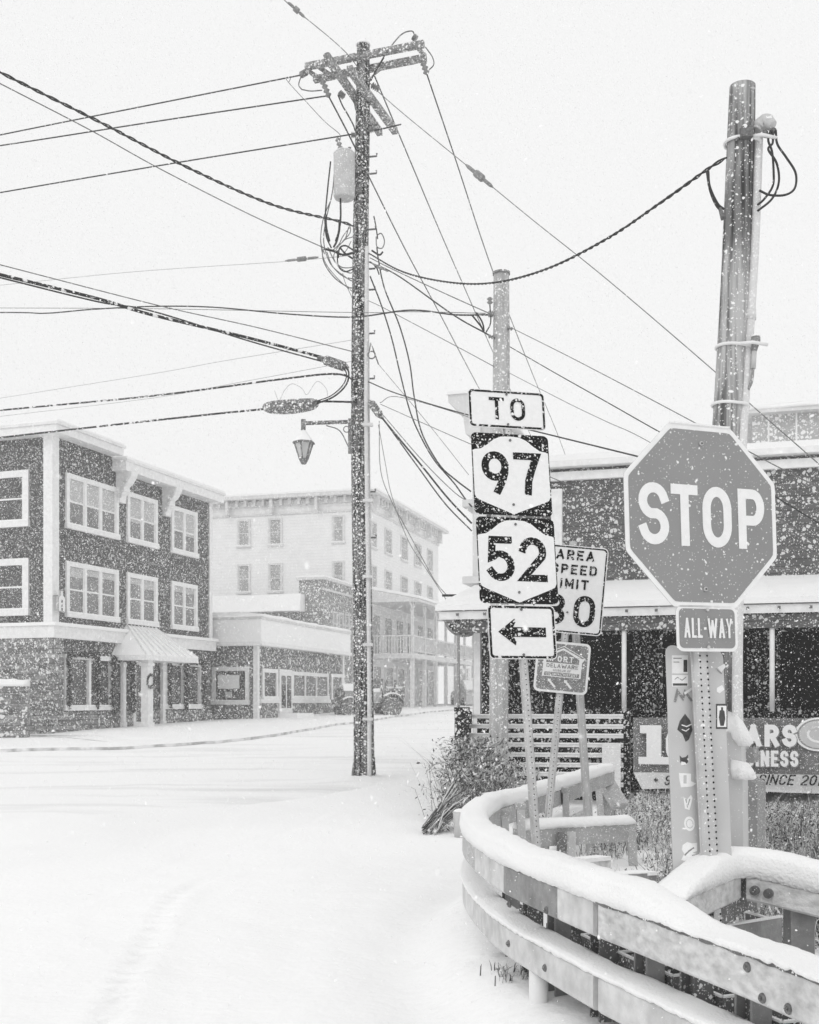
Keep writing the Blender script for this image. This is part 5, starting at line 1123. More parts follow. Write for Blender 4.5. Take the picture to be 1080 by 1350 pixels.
ar = [(-.185, 0), (-.056, .100), (-.050, .074), (-.070, .036), (.182, .036), (.182, -.036), (-.070, -.036), (-.050, -.074), (-.056, -.100)]
mb.prism(f4, ar[::-1], .002, .0035, 'sign_black')
for z in (.17, -.17): c = f4[0] + u_ * z + n_ * .003; mb.tube([c, c + n_ * .006], .010, 'bolt', 8)
mb.build('panel', ro)
a_ = fpos(.062, -3.85)[0] - n_ * .035; b_ = fpos(.0, .16)[0] - n_ * .035; mb = MB(); u_channel(mb, a_, b_, r_, n_, w=.024, flange=.010, hole_every=.0381)
mb.build('punched_post', ro)
for x, z in ((0, .12), (.0, -.12)): mb = MB(); c = f1[0] + r_ * x + u_ * z + n_ * .003; mb.tube([c, c + n_ * .006], .009, 'bolt', 8); mb.build('bolt', ro)

# --- speed limit sign with tourist plate
Mv = rotm((-.0456, .0965, -.0358)); o_ = V((1.3737, 9.7757, 2.5649)); r_ = Mv @ V((1, 0, 0)); u_ = Mv @ V((0, 0, 1)); n_ = Mv @ V((0, -1, 0))
sl = thing('speed_limit_sign', 'white speed limit 30 sign above small dark tourist plate, partly behind the route signs', 'road sign', V((1.15, 9.6, 0)))
f1 = fpos(0, 0); mb = MB(); mb.prism(f1, rrect(.61, .76, .04), -.003, 0, 'sign_white', 'edge'); frame_ring(mb, f1, rrect(.594, .744, .035), rrect(.570, .720, .026), .002, 'sign_black')
text_mid(mb, f1, 'AREA', .025, .255, .085, .017, 'sign_black'); text_mid(mb, f1, 'SPEED', .025, .13, .085, .017, 'sign_black'); text_mid(mb, f1, 'LIMIT', .0, .005, .085, .017, 'sign_black')
text(mb, f1, '30', -.21, -.315, .27, .045, 'sign_black', x1=.235)
for z in (.33, -.2): c = f1[0] + u_ * z + n_ * .003; mb.tube([c, c + n_ * .006], .009, 'bolt', 8)
mb.build('speed_panel', sl)
f2_ = fpos(-.0006, -.6762); mb = MB(); mb.prism(f2_, rrect(.46, .44, .045), -.003, 0, 'sign_white', 'edge'); mb.prism(f2_, rrect(.42, .40, .03), .0003, .0018, 'sign_mid')
hs = [(-.165, -.085), (.165, -.085), (.165, .055), (.195, .09), (0, .185), (-.195, .09), (-.165, .055)]
mb.prism(f2_, hs, .002, .0032, 'sign_white'); mb.prism(f2_, [(-.14, .035), (.14, .035), (.14, .075), (0, .15), (-.14, .075)], .0034, .0042, 'sign_mid')
frame_ring(mb, f2_, [(-.185, .09), (.185, .09), (0, .177)], [(-.165, .088), (.165, .088), (0, .166)], .0046, 'sign_mid')
text_mid(mb, f2_, 'FORT', 0, .046, .05, .010, 'sign_white', off=.005); text(mb, f2_, 'DELAWARE', -.135, -.008, .034, .006, 'sign_mid', off=.0045, x1=.135, gap=.2)
text_mid(mb, f2_, 'MUSEUM OF', 0, -.038, .018, .003, 'sign_mid', off=.0045); mb.prism(f2_, [(-.15, -.078), (.15, -.078), (.15, -.046), (-.15, -.046)], .0034, .0042, 'sign_mid'); text(mb, f2_, 'COLONIAL HISTORY', -.135, -.072, .02, .0035, 'sign_white', off=.005, x1=.135)
for x in (-.07, .07):
    mb.prism(f2_, [(x - .045, -.105), (x - .015, -.108), (x - .02, -.118), (x + .03, -.17), (x + .015, -.18), (x - .032, -.13), (x - .042, -.132)][::-1], .002, .0032, 'sign_white')
mb.build('tourist_plate', sl)
lowp = P(714, 1175, 8.5); topp = f1[0] + u_ * .42 - n_ * .035; lp = f2_[0] - u_ * .25 - n_ * .035 - r_ * .04; mb = MB(); dirp = (topp - lowp).normalized()
u_channel(mb, P(709, 1225, 8.9) , P(738, 915, 9.78) , r_, n_, w=.023, flange=.009, hole_every=.0381); u_channel(mb, P(738, 915, 9.782), topp, r_, n_, w=.023, flange=.009, hole_every=.0381)
mb.build('punched_post', sl)
mb = MB(); u_channel(mb, P(782, 1180, 10.0), P(757, 800, 9.95), V((1, 0, 0)), V((0, -1, 0)), w=.026, flange=.010, holes=False); single(mb, 'metal_post', 'plain grey metal post leaning beside the tourist plate post', 'post', P(782, 1180, 10.0))

# ================================================================== guardrail
def offs(path, d, z=0):
    out = []
    for i, p in enumerate(path):
        t = path[min(i + 1, len(path) - 1)] - path[max(i - 1, 0)]; t.normalize(); s_ = V((t.y, -t.x, 0)); out.append(V((p.x, p.y, 0)) + s_ * d + V((0, 0, z)))
    return out
# the path runs from near (right) to far; sweep side (+) = right of travel = inside of the bend
gr_ = thing('guardrail', 'double box-beam guardrail capped with thick snow curving round the street corner', 'guardrail', V((.6, 6, 0)))
def tube_beam(par, path, z_top, w, h, m, name, wob=0):
    mb = MB(); e = .012; prof = [(0, -e), (0, -h + e), (e, -h), (w - e, -h), (w, -h + e), (w, -e), (w - e, 0), (e, 0)]
    mb.sweep([V((p.x, p.y, z_top)) for p in path], prof, m, sm=False); return mb.build(name, par)
def pidx(px):                                        # rail sample nearest to a photo column on the near side
    return min(range(len(RAILS) * 6 // 10), key=lambda i: abs(CX + F * RAILS[i].x / RAILS[i].y - px))
iA, iB, iC = pidx(782), pidx(735), pidx(664)
segs = [(0, iA, 'rail_light'), (iA, iB, 'rail_light'), (iB, iC, 'rail_mid'), (iC, len(RAILS) - 1, 'rail_light')]
def sub(a, b): return RAILS[a:b + 1]
segs = [(0, iA - 1, 'rail_wood'), (iA, iB, 'rail_light'), (iB, iC, 'rail_mid'), (iC, pidx(625), 'rail_light'), (pidx(625), len(RAILS) - 1, 'steel')]
for a, b, m in segs: tube_beam(gr_, sub(a, b), .80, .15, .15, m, 'rail_beam')
mb = MB(); tr_path = offs(sub(iA - 1, iA), .02, .79); mb.sweep(tr_path, [(0, 0), (0, -.13), (.1, -.13), (.1, 0)], 'rail_mid'); mb.build('splice_sleeve', gr_)
jB = pidx(782)
segs2 = [(0, jB - 1, 'rail_light'), (jB, len(RAILS) - 8, 'rail_light')]
for a, b, m in segs2: tube_beam(gr_, offs(sub(a, b), .0, 0), .50, .15, .15, m, 'lower_beam')
# snow caps
def snowcap(par, path, zt, w, th, wob=.02, lip=.02, ths=None, endl=None):
    th0 = th
    dense = []
    for a, b in zip(path, path[1:]):
        k = max(1, int((b - a).length / .022)); dense += [a.lerp(b, i / k) for i in range(k)]
    dense.append(path[-1]); dense = [V((p.x, p.y, p.z if zt is None else zt)) for p in dense]; zt = zt or .8
    n = len(dense); mb = MB(); prof = [(-lip, -.006), (-lip - .006, th * .35), (-.004, th * .72), (w * .18, th * .93), (w * .5, th), (w * .82, th * .93), (w + .004, th * .7), (w + lip, th * .3), (w + lip * .6, -.006)]
    k0 = len(mb.v); P_ = len(prof)
    for i, p in enumerate(dense):
        t = dense[min(i + 1, n - 1)] - dense[max(i - 1, 0)]; t.normalize(); s_ = V((t.y, -t.x, 0))
        if ths: th = th0 * ths(p)
        prof = [(-lip, -.006), (-lip - .004, th * .35), (-.010, th * .74), (w * .14, th * .95), (w * .5, th), (w * .86, th * .95), (w + .008, th * .72), (w + lip, th * .3), (w + lip * .6, -.006)]
        e = min(1, (min(i, n - 1 - i) * .022) / (th * .9)); e = math.sqrt(max(0.02, 1 - (1 - e) ** 2))
        if endl: e *= .15 + .85 * min(1, (n - 1 - i) * .022 / endl) ** .8
        for j, (a, b) in enumerate(prof):
            nz_ = noise.noise(V((p.x * 3, p.y * 3, j * .23))) * wob + noise.noise(V((p.x * 11, p.y * 11, j * .9))) * wob * .35
            rag = (abs(noise.noise(V((p.x * 38, p.y * 38, 7 + zt * 9)))) * .016 + max(0, noise.noise(V((p.x * 4, p.y * 4, 3 + zt * 9)))) * .008) * (1 if j in (0, P_ - 1) else .5 if j in (1, P_ - 2) else 0)
            nz_ += noise.noise(V((p.x * 30, p.y * 30, j * 2.1 + zt))) * wob * .22
            mb.v.append(p + s_ * (a + (nz_ * .4 if j not in (0, P_ - 1) else 0)) + V((0, 0, (b + (nz_ if 0 < j < P_ - 1 else 0)) * (e if b > 0 else 1) + rag * (1 if j == 0 else 1))))
    for i in range(n - 1):
        for j in range(P_):
            a = k0 + i * P_ + j; b = k0 + i * P_ + (j + 1) % P_; mb.face((a, a + P_, b + P_, b), 'snow', True)
    mb.face([k0 + j for j in range(P_)], 'snow'); mb.face([k0 + (n - 1) * P_ + j for j in reversed(range(P_))], 'snow')
    return mb.build('snow_cap', par)
snowcap(gr_, RAILS, .80, .15, .112, wob=.014, lip=.012, ths=lambda p: 1 - .84 * max(0, min(1, (4.35 - p.y) / .38)) - .12 * max(0, min(1, (p.y - 8) / 2)))
snowcap(gr_, RAILS[:-8], .50, .13, .030, wob=.008, lip=.008)
SH = offs(RAILS[:pidx(618) + 6], .165, 0)                # snowy shelf behind the lower beam, with metal tabs poking through
mb = MB(); mb.sweep([V((p.x, p.y, .435)) for p in SH], [(0, 0), (0, -.02), (.07, -.02), (.07, 0)], 'rail_mid'); mb.build('shelf_plate', gr_)
mb = MB(); dn_ = []
for a, b in zip(SH, SH[1:]): dn_ += [a.lerp(b, q / 6) for q in range(6)]
mb.sweep([V((p.x, p.y, .437)) for p in dn_], [(-.006, 0), (-.006, .025), (.03, .032), (.06, .022), (.078, 0)], 'snow', sm=True, wob=.012); mb.build('shelf_snow', gr_)
for px in (634, 668, 700, 776, 792, 826, 850):
    i = pidx(px); a = RAILS[i]; t = (RAILS[i + 1] - RAILS[i - 1]).normalized(); s_ = V((t.y, -t.x, 0)); mb = MB()
    c = a + s_ * .215 + V((0, 0, .47)); mb.obox(c, (t, s_, V((0, 0, 1))), (.035, .004, .035), 'rail_dark'); mb.obox(c + s_ * .02 + V((0, 0, -.02)), (t, s_, V((0, 0, 1))), (.035, .02, .004), 'rail_dark'); mb.build('tab', gr_)
for px in (672, 712, 755, 803, 860, 925, 1000, 1085):     # open steel boxes carrying the shelf
    i = max(2, pidx(px)) if px < 1050 else 12; a = RAILS[i]; t = (RAILS[i + 1] - RAILS[i - 1]).normalized(); s_ = V((t.y, -t.x, 0)); mb = MB()
    W2, L2, H2, zt_ = .17, .085, .10, .515; c = a + s_ * (.245 + W2) + V((0, 0, zt_ - H2))
    for k1, k2 in ((1, 0), (-1, 0), (0, 1), (0, -1)):
        hx = (.004, W2, H2) if k1 else (L2 - .004, .004, H2)
        mb.obox(c + t * (k1 * L2) + s_ * (k2 * W2), (t, s_, V((0, 0, 1))), hx, 'rail_dark')
        mb.obox(c + t * (k1 * L2) + s_ * (k2 * W2) + V((0, 0, H2 + .004)), (t, s_, V((0, 0, 1))), (.008 if k1 else L2, W2 if k1 else .008, .004), 'snow')
    mb.obox(c - V((0, 0, H2)), (t, s_, V((0, 0, 1))), (L2 - .01, W2 - .01, .003), 'void'); mb.build('steel_box', gr_)  # near-black floor puts the shade inside the box into colour
mb = MB(); mb.sweep([V((p.x, p.y, .52)) for p in offs(RAILS[:pidx(640)], .56, 0)], [(0, 0), (0, -.24), (.02, -.24), (.02, 0)], 'rail_mid', sm=False); mb.build('rear_plate', gr_)
mb = MB(); mb.sweep([V((p.x, p.y, .522)) for p in offs(RAILS[:pidx(640)], .555, 0)], [(-.004, 0), (-.004, .015), (.034, .015), (.034, 0)], 'snow', sm=False); mb.build('shelf_snow', gr_)
mb = MB(); EP = []
for a, b in zip(RAILS[:iA + 1], RAILS[1:iA + 1]): EP += [a.lerp(b, q / 5) for q in range(5)]
for i, p in enumerate(EP):
    t = (EP[min(i + 1, len(EP) - 1)] - EP[max(i - 1, 0)]).normalized(); s_ = V((t.y, -t.x, 0)); h_ = .010 + .008 * noise.noise(V((p.x * 9, p.y * 9, 2))) + .003 * noise.noise(V((p.x * 40, p.y * 40, 2)))
    mb.v += [p - s_ * .004 + V((0, 0, .802)), p - s_ * .004 + V((0, 0, .798 - h_)), p + s_ * .01 + V((0, 0, .798 - h_)), p + s_ * .01 + V((0, 0, .802))]
for i in range(len(EP) - 1):
    for j in range(4): a = i * 4 + j; b = i * 4 + (j + 1) % 4; mb.face((a, a + 4, b + 4, b), 'rail_dark')
mb.build('edge_strip', gr_)
# bolts in the faces
def face_pt(px, py, zt, n=0):
    i = pidx(px); a = RAILS[i]; t = (RAILS[i + 1] - RAILS[i - 1]).normalized(); s_ = V((t.y, -t.x, 0)); d = a.y; k = (px - CX) / F
    # intersect the photo column with the local rail line
    tt_ = (k * a.y - a.x) / (t.x - k * t.y); q = a + t * tt_; z = CZ + (HY - py) / F * q.y; return V((q.x, q.y, z)), -s_
for px, py in ((986, 1275), (1006, 1316), (672, 1192), (721, 1200), (671, 1244), (719, 1276), (1040, 1330)):
    p, nn = face_pt(px, py, .8); mb = MB(); mb.tube([p - nn * .004, p + nn * .004, p + nn * .009], [.017, .017, .013], 'bolt', 14); mb.tube([p + nn * .009, p + nn * .014], .007, 'rail_dark', 6); mb.build('bolt', gr_)
# crossing brackets between the double beams and posts
for k_, px in enumerate((628, 655, 690, 742, 800, 862, 930, 1010)):
    i = pidx(px); a = RAILS[i]; t = (RAILS[i + 1] - RAILS[i - 1]).normalized(); s_ = V((t.y, -t.x, 0))
    mb = MB(); base_z = gz(a.x + s_.x * .25, a.y + s_.y * .25) - .25; c = a + s_ * .19
    top_z = .65
    for o2, w2 in ((-.045, .006), (.045, .006)): mb.obox(c + t * o2 + V((0, 0, (top_z + base_z) / 2)), (t, s_, V((0, 0, 1))), (w2, .04, (top_z - base_z) / 2), 'rail_dark' if k_ % 2 else 'rail_mid')
    mb.obox(c + V((0, 0, (top_z + base_z) / 2)), (t, s_, V((0, 0, 1))), (.04, .004, (top_z - base_z) / 2), 'rail_dark')
    mb.build('steel_post', gr_)
    mb = MB(); mb.obox(a + s_ * .21 + V((0, 0, .70)), (s_, t, V((0, 0, 1))), (.055, .055, .004), 'rail_dark'); mb.obox(a + s_ * .21 + t * .052 + V((0, 0, .655)), (s_, t, V((0, 0, 1))), (.055, .003, .05), 'rail_mid'); mb.build('bracket', gr_)
# white round bollard leg below
p = P(706, 1320, 5.25); mb = MB(); mb.tube([V((p.x + .02, p.y + .05, -.1)), V((p.x + .02, p.y + .05, .36))], .045, 'trim', 14); mb.build('round_post', gr_)
# snow lying behind lower beam: small hanging tabs
for px, py in ((632, 1158), (642, 1176), (666, 1196), (770, 1264), (790, 1274), (835, 1294), (860, 1304)):
    pass
# stakes standing inside the far bend
for px, y0, y1, w in ((651, 1079, 1108, .055), (665, 1066, 1110, .055), (686, 1058, 1114, .06), (745, 1038, 1080, .055), (775, 1030, 1080, .055)):
    d = 8.6 if px < 700 else 10.4; mb = MB(); a_, b_ = P(px, y0, d), P(px + 4, y1 + 12, d); mb.bar(V((b_.x, b_.y, b_.z - .3)), a_, w, w * 1.3, 'galv', up=V((0, 1, 0))); mb.obox(a_ - V((0, 0, .03)), ((1, 0, 0), (0, 1, 0), (0, 0, 1)), (w * .7, w * .7, .02), 'steel'); mb.build('back_post', gr_)
# end shoe of the far end
e = RAILS[-1]; mb = MB(); mb.bar(V((e.x, e.y + .05, .76)), V((e.x + .16, e.y - .3, .42)), .18, .1, 'steel'); mb.bar(V((e.x + .02, e.y, .7)), V((e.x + .05, e.y - .05, .2)), .16, .12, 'steel'); mb.build('end_shoe', gr_)

# --- upper right bent rail
bp_ = [P(904, 1203, 4.25), P(925, 1189, 4.42), P(950, 1172, 4.62), P(977, 1156, 4.84)]; zb_ = .862
pts = [V((p.x, p.y, zb_)) for p in bp_]
q2 = [P(984, 1155, 4.83), P(1030, 1165, 4.75), P(1080, 1177, 4.66), P(1180, 1200, 4.48), P(1320, 1232, 4.25)]
pts2 = [V(p) for p in q2]
ur = thing('bent_rail', 'short snow-topped timber rail bending up behind the guardrail at lower right', 'rail', V((1.4, 4.8, 0)))
def beam2(path, m, name, h=.105, w=.14):
    mb = MB(); e = .010
    # path runs left to right here, so the inside is away from the camera: flip side
    prof = [(0, -e), (0, -h + e), (-e, -h), (-w + e, -h), (-w, -h + e), (-w, -e), (-w + e, 0), (-e, 0)]
    mb.sweep(path, prof, m); return mb.build(name, ur)
P1 = [pts[0], (pts[0] + pts[-1]) / 2, pts[-1]]; P2 = crm(pts2, 5)
beam2(P1, 'rail_wood', 'rail_arm'); beam2(P2, 'rail_wood', 'rail_top')
both = [pts[0].lerp(pts[3], i / 30) for i in range(30)] + crm([pts2[0], pts2[1], pts2[2], pts2[3], pts2[4]], 14)
mb = MB(); 
rev = [V((p.x, p.y, p.z)) for p in reversed(both)]
for _ in range(9): rev = [rev[0]] + [(rev[i - 1] + rev[i] * 2 + rev[i + 1]) / 4 for i in range(1, len(rev) - 1)] + [rev[-1]]
snowcap(ur, [p for p in rev], None, .14, .118, wob=.010, lip=.004, endl=.42)
for px in (995, 1013): 
    p = P(px, 1174 + (px - 995) * .22, 4.80 - (px - 995) * .0018); mb = MB(); mb.tube([p + V((.012, .02, 0)), p + V((-.006, -.012, 0))], .020, 'bolt', 16); mb.tube([p + V((-.006, -.012, 0)), p + V((-.009, -.018, 0))], .009, 'rail_dark', 6); mb.build('bolt', ur)
for px, d in ((1062, 4.75), (1150, 4.6)):
    a_ = P(px, 1200, d); mb = MB(); mb.obox(V((a_.x, a_.y + .08, .35)), ((1, 0, 0), (0, 1, 0), (0, 0, 1)), (.05, .05, .40), 'rail_mid'); mb.build('rail_post', ur)

mb = MB(); a_, b_ = P(950, 1222, 4.9), P(1030, 1209, 5.15); mb.bar(a_ - V((0, 0, .08)), b_ - V((0, 0, .08)), .01, .16, 'rail_mid'); mb.bar(a_ + V((0, 0, .004)), b_ + V((0, 0, .004)), .02, .008, 'snow'); mb.build('steel_plate', ur)
mb = MB(); a_, b_ = P(984, 1203, 5.35), P(1014, 1212, 5.16); mb.bar(a_ - V((0, 0, .05)), b_ - V((0, 0, .05)), .01, .10, 'rail_dark'); mb.bar(a_ + V((0, 0, .004)), b_ + V((0, 0, .004)), .02, .008, 'snow'); mb.build('steel_plate', ur)
mb = MB(); mb.bar(P(925, 1205, 4.62), P(978, 1172, 5.05), .10, .14, 'rail_dark'); mb.build('cavity_shade', ur)  # dark bar put in for the shaded cavity under the arm
# --- short straight rail inside
sr = thing('short_rail', 'short straight snow-topped rail in the weeds between the sign posts', 'rail', V((1.2, 9, 0)))
a_, b_ = P(686, 1094, 9.05), P(838, 1080, 9.5); zq = CZ - (1094 - 925) / F * 9.05; a_.z = b_.z = zq; pth = [a_.lerp(b_, i / 8) for i in range(9)]
mb = MB(); prof = [(0, 0), (0, -.145), (-.12, -.145), (-.12, 0)]; mb.sweep(pth, prof, 'steel'); mb.build('rail_beam', sr); snowcap(sr, list(reversed(pth)), zq, .12, .075, wob=.01)
for px, m in ((739, 'rail_dark'), (750, 'galv'), (832, 'steel')):
    t_ = a_.lerp(b_, (px - 686) / 152); mb = MB(); mb.bar(t_ + V((0, .02 if px > 800 else -.06, -.01 if px > 800 else -.03)), t_ + V((.03 if px > 800 else -.05 if px < 745 else -.02, -.02 if px > 800 else -.1, -.62)), .07, .05, m, up=V((0, 1, 0))); mb.build('rail_leg', sr)
# loose timber pieces lower
mb = MB(); mb.bar(P(764, 1141, 7.4), P(797, 1139, 7.6), .10, .085, 'rail_wood'); mb.bar(P(764, 1135.5, 7.4) + V((0, 0, .01)), P(797, 1132.5, 7.6) + V((0, 0, .01)), .11, .025, 'snow')
single(mb, 'timber_block', 'small squared timber block in the weeds below the short rail', 'timber', P(764, 1141, 7.4))
mb = MB(); mb.bar(P(822, 1160, 6.6), P(856, 1157, 6.8), .10, .07, 'rail_mid'); mb.bar(P(812, 1153, 6.6), P(856, 1150, 6.8), .12, .02, 'snow'); mb.bar(P(797, 1150, 6.9), P(822, 1155, 6.6), .05, .03, 'rail_mid')
single(mb, 'timber_beam', 'low grey timber beam just behind the guardrail snow', 'timber', P(822, 1160, 6.6))

# ================================================================== vegetation
def blades(mb, c, n, spread, h, lean, m, w=.006, drop=0):
    for i in range(n):
        a = random.uniform(0, 6.283); r_ = abs(random.gauss(0, spread)); b = c + V((math.cos(a) * r_, math.sin(a) * r_ * .7, 0)); L_ = h * random.uniform(.5, 1.1)
        a2 = random.uniform(0, 6.283); ln = random.uniform(.05, lean) * L_; d = V((math.cos(a2) * ln, math.sin(a2) * ln, 0)); ww = V((math.cos(a2 + 1.57), math.sin(a2 + 1.57), 0)) * w * random.uniform(.6, 1.5)
        p1 = b + d * .35 + V((0, 0, L_ * .6)); p2 = b + d + V((0, 0, L_ * (1 - drop * random.random())))
        mm = m if isinstance(m, str) else random.choice(m)
        mb.quad([b - ww, b + ww, p1 + ww * .8, p1 - ww * .8], mm); mb.quad([p1 - ww * .8, p1 + ww * .8, p2], mm)
GM = ['grass_blade', 'grass_blade', 'grass_dark', 'grass_light']
# ornamental grass at the fence end
for px, d, n, h, sp, lab in ((622, 15.4, 330, 1.05, .28, 'tall dry ornamental grass clump beside the black post'), (650, 14.6, 300, .75, .36, 'lower bushy dry grass clump at the foot of the pale pole'), (604, 14.8, 40, .4, .12, 'sparse dry grass tuft leaning into the snowy street')):
    c = V(((px - CX) / F * d, d, g(d) + .02)); mb = MB(); blades(mb, c, n, sp, h, 1.1, GM, .0045, .6)
    for i in range(30 if n > 200 else 4):
        for _k in range(110 if n > 200 else 12):          # dry leaves and clinging snow
            hh_ = random.random() ** .7; q = c + V((random.gauss(0, sp * (1.15 - .4 * hh_)), random.gauss(0, sp * .6), h * .95 * hh_)); dr = V((random.gauss(0, 1), random.gauss(0, 1), random.gauss(0, .8))).normalized(); s_ = dr.cross(V((random.random(), .3, 1))).normalized(); L_ = random.uniform(.015, .05)
            mb.quad([q - dr * L_, q + s_ * L_ * .35, q + dr * L_, q - s_ * L_ * .35], random.choice(['grass_dark', 'grass_black', 'grass_blade', 'grass_light', 'grass_light', 'flake', 'flake']))
        a = random.uniform(0, 6.28); q = c + V((random.uniform(-.25, .25), random.uniform(-.2, .2), 0)); hq = h * random.uniform(.5, 1); mb.tube(crm([q, q + V((math.cos(a) * .08, math.sin(a) * .08, hq * .5)), q + V((math.cos(a) * .25 + random.gauss(0, .06), math.sin(a) * .25, hq * .85)), q + V((math.cos(a) * .42, math.sin(a) * .3, hq * random.uniform(.7, 1.0)))], 3), [.007] * 4 + [.005] * 4 + [.003] * 2, random.choice(GM + ['grass_black']), 4)
    single(mb, 'dry_grass', lab, 'plant', c)
mb = MB(); c = P(585, 1100, 13.3); c.z = g(13.3)
for i in range(95):
    a = P(random.uniform(556, 578), 1104, 13.2); a.y += random.uniform(-.25, .25); a.z = g(13.2) + random.uniform(.0, .09); b = P(random.uniform(596, 624), random.uniform(1030, 1075), 13.9 + random.uniform(-.3, .3)); b.z = max(b.z, g(13.5) + .03)
    if random.random() < .5: b = a.lerp(b, random.uniform(.4, .9))
    mb.tube([a, a.lerp(b, .6) + V((0, 0, random.uniform(-.01, .07))), b], random.uniform(.003, .009), random.choice(GM + ['grass_black']), 4)
for i in range(260):
    q = P(random.uniform(562, 622), 1100, 13.5); q.y += random.uniform(-.3, .5); q.z = g(13.5) + random.random() * max(.03, (q.x - .2) * .9) ; dr = V((random.gauss(0, 1), random.gauss(0, 1), random.gauss(0, .8))).normalized(); s_ = dr.cross(V((.2, .3, 1))).normalized(); L_ = random.uniform(.015, .05)
    mb.quad([q - dr * L_, q + s_ * L_ * .35, q + dr * L_, q - s_ * L_ * .35], random.choice(['grass_dark', 'grass_black', 'grass_light', 'flake']))
single(mb, 'twig_bundle', 'bundle of dry twigs lying on the snow left of the guardrail bend', 'twigs', c)
dB = 12.9; c = P(607.5, 1100, dB); c.z = g(dB) - .01; zt_ = CZ - (1070 - 925) / F * dB; mb = MB(); mb.tube([c, V((c.x, c.y, zt_ - .02)), V((c.x, c.y, zt_))], [.072, .088, .094], 'plate', 16); mb.ball(V((c.x, c.y, zt_)), .085, 'snow', 12, (1, 1, .4), 0); single(mb, 'bucket', 'pale round bucket pot at the outside of the guardrail bend', 'bucket', c)
# weeds behind the rails (uncountable)
mb = MB()
def leaf(q, L_, m):
    dr = V((random.gauss(0, 1), random.gauss(0, 1), random.gauss(0, .7))).normalized(); s_ = dr.cross(V((random.random(), random.random(), 1))).normalized()
    mb.quad([q - dr * L_, q + s_ * L_ * .4, q + dr * L_ * .9, q - s_ * L_ * .4], m)
for i in range(5200):
    y = random.uniform(5.6, 15.6); x = random.uniform(.16, .50) * y; dr_ = inside_rail(x, y)
    if dr_ < .35: continue
    dn = noise.noise(V((x * 1.1, y * .8, 2))) + .35 * min(1, max(-1, (x - 1.9) * .8)) + (.25 if x > 3.2 else 0)
    dn += .45 * noise.noise(V((x * 3.1, y * 2.2, 8)))
    if dn < .02 and random.random() < .93: continue
    c = V((x, y, gz(x, y) - .02)); hh_ = (.05 + .24 * max(0, dn + .1) + .10 * random.random()) * (.45 if y > 12.5 else 1)
    blades(mb, c, 4, .07, hh_ * 1.5, 1.3, ['grass_blade', 'grass_dark', 'grass_light', 'grass_light'], .0035, .5)
    for _k in range(13):
        q = c + V((random.gauss(0, .09), random.gauss(0, .09), hh_ * random.random() ** .8)); leaf(q, random.uniform(.008, .026), random.choice((['grass_dark', 'grass_black', 'grass_blade', 'grass_black', 'flake', 'grass_light'] if noise.noise(V((x * 4, y * 3, 1))) + (.25 if x > 2.7 else -.12) > 0 else ['grass_light', 'flake', 'flake', 'grass_blade', 'flake'])))
o = mb.build('weeds'); tag(o, 'dry frosted weeds and grass covering the ground behind the guardrail', 'weeds', kind='stuff')
mb = MB()
for i in range(16):
    t_ = .45 + .55 * random.random(); i_ = int(t_ * (pidx(640) - pidx(690))) + pidx(690); p = RAILS[min(i_, len(RAILS) - 1)]; c = V((p.x + random.uniform(-.0, .2), p.y + random.uniform(-.1, .1), gz(p.x, p.y)))
    blades(mb, c, 6, .05, .09, 1.2, ['grass_dark', 'grass_blade', 'grass_light'], .003, .5)
o = mb.build('grass'); tag(o, 'dark grass tufts poking through snow under the guardrail', 'grass', kind='stuff')

# ================================================================== falling snow
def flakes(n, y0, y1, s0, s1, zpow=1.0):
    u = rng.random(n); y = (y0 ** 3 + (y1 ** 3 - y0 ** 3) * u) ** (1 / 3) if zpow == 3 else y0 + (y1 - y0) * u ** zpow
    hw = .37 * y + 1.2; x = (rng.random(n) * 2 - 1) * hw; zt = CZ + .63 * y + .5
    zl = np.maximum(0.0, CZ - .30 * y) + np.interp(y, [a for a, _ in GT], [b for _, b in GT]) * .9
    z = zl + (zt - zl) * rng.random(n); return np.stack([x, y, z], 1), s0 + (s1 - s0) * rng.random(n) ** 2
sets = [(flakes(900, .7, 2.6, .0012, .0032, 1), 8), (flakes(70000, 1.6, 12, .0016, .0046, .45), 6), (flakes(260000, 12, 30, .004, .0088, .7), 4), (flakes(430000, 28, 72, .011, .020, .9), 4)]
VV = []; LT = []
for (c, s), K in sets:
    n = len(c)
    a1 = rng.normal(size=(n, 3)); a1[:, 2] *= 1.5; a1 /= np.linalg.norm(a1, axis=1, keepdims=True); b1 = rng.normal(size=(n, 3)); b1 -= a1 * (a1 * b1).sum(1, keepdims=True); b1 /= np.linalg.norm(b1, axis=1, keepdims=True)
    e1 = a1 * (s * rng.uniform(.9, 1.8 if K == 4 else 1.5, n))[:, None]; e2 = b1 * (s * rng.uniform(.6, 1.0, n))[:, None]; vv = np.empty((n, K, 3))
    for k in range(K):
        an = 2 * math.pi * k / K; q = rng.uniform(.75, 1.1, n)[:, None]; vv[:, k] = c + (e1 * math.cos(an) + e2 * math.sin(an)) * q
    VV.append(vv.reshape(-1, 3)); LT.append(np.full(n, K))
VV = np.concatenate(VV); LT = np.concatenate(LT); nv = len(VV)
me = bpy.data.meshes.new('falling_snow'); me.vertices.add(nv); me.vertices.foreach_set('co', VV.astype(np.float32).ravel())
me.loops.add(nv); me.loops.foreach_set('vertex_index', np.arange(nv, dtype=np.int32)); me.polygons.add(len(LT)); me.polygons.foreach_set('loop_start', np.concatenate([[0], np.cumsum(LT)[:-1]]).astype(np.int32))
me.update(calc_edges=True); me.materials.append(M['flake']); o = bpy.data.objects.new('falling_snow', me); col.objects.link(o)
tag(o, 'falling snowflakes filling the air over the whole street', 'snow', kind='stuff')
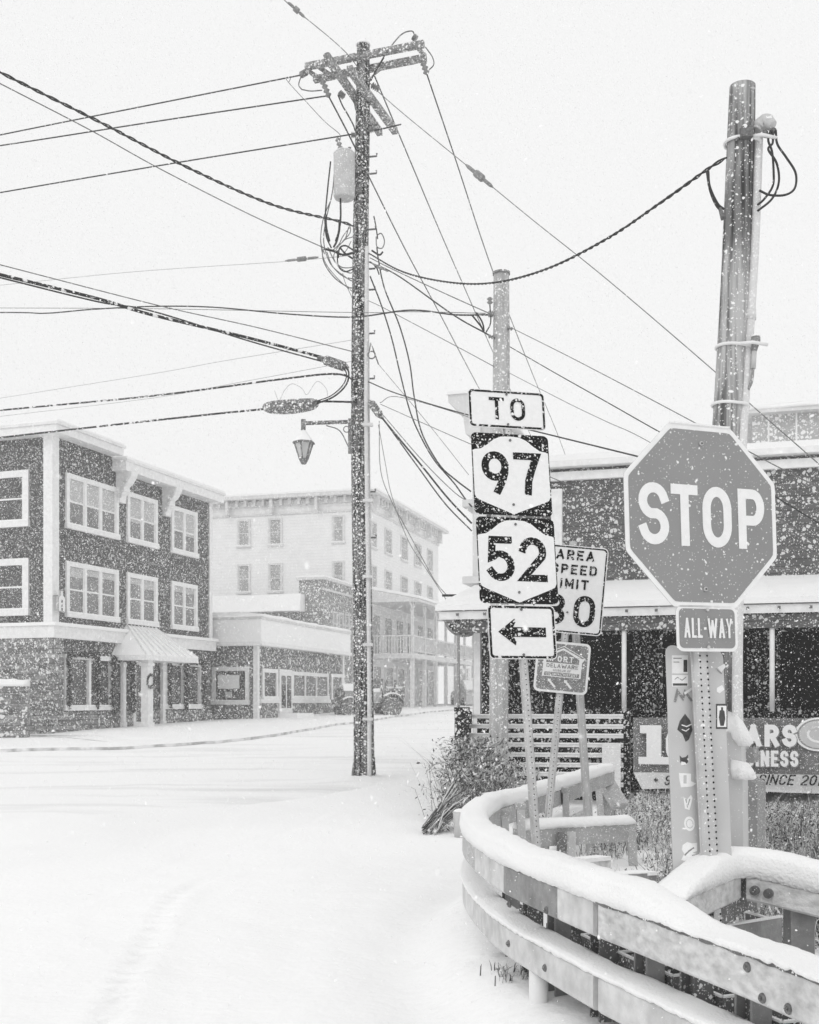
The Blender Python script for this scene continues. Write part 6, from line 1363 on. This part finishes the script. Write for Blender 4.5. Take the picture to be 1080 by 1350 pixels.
# haze of fine snow
m, nt, bs = node_mat('haze'); nt.nodes.remove(bs); pv = nt.nodes.new('ShaderNodeVolumePrincipled'); pv.inputs['Density'].default_value = .0026; pv.inputs['Color'].default_value = (.97, .97, .97, 1)
nt.links.new(pv.outputs[0], nt.nodes['Material Output'].inputs['Volume'])
M['haze'] = m; mb = MB(); mb.obox(V((0, 60, 9.5)), ((1, 0, 0), (0, 1, 0), (0, 0, 1)), (110, 130, 11.5), 'haze'); tag(mb.build('haze'), kind='stuff')

# ================================================================== light, sky, camera
sc = bpy.context.scene
w = bpy.data.worlds.new('World'); sc.world = w; w.use_nodes = True; nt = w.node_tree; bg = nt.nodes['Background']
sky = nt.nodes.new('ShaderNodeTexSky'); sky.sky_type = 'NISHITA'; sky.sun_disc = False; sky.sun_elevation = R(38); sky.sun_rotation = R(210); sky.dust_density = 6
bw_ = nt.nodes.new('ShaderNodeRGBToBW'); nt.links.new(sky.outputs[0], bw_.inputs[0])
mx = nt.nodes.new('ShaderNodeMix'); mx.data_type = 'RGBA'; mx.inputs[0].default_value = .93; nt.links.new(bw_.outputs[0], mx.inputs[6]); mx.inputs[7].default_value = (9.9, 9.9, 9.9, 1)
nt.links.new(mx.outputs[2], bg.inputs['Color']); bg.inputs['Strength'].default_value = .1
sd = bpy.data.lights.new('sun', 'SUN'); sd.energy = .5; sd.angle = R(25); sd.color = (1, .995, .985); so_ = bpy.data.objects.new('sun', sd); col.objects.link(so_)
so_.rotation_euler = (R(52), 0, R(-30))
cam = bpy.data.cameras.new('camera'); co_ = bpy.data.objects.new('camera', cam); col.objects.link(co_); sc.camera = co_
co_.location = (0, 0, CZ); co_.rotation_euler = (R(90), 0, 0); cam.sensor_fit = 'VERTICAL'; cam.sensor_height = 36; cam.lens = 36 * F / 1350; cam.shift_y = (HY - 675) / 1350; cam.clip_end = 5000; cam.clip_start = .05
cam.dof.use_dof = True; cam.dof.focus_distance = 7; cam.dof.aperture_fstop = 11
sc.view_settings.view_transform = 'Standard'; sc.view_settings.look = 'None'; sc.view_settings.exposure = 0; sc.view_settings.gamma = 1
sc.render.engine = 'CYCLES'; sc.cycles.volume_bounces = 1; sc.cycles.max_bounces = 6
try: sc.cycles.volume_max_steps = 64
except Exception: pass
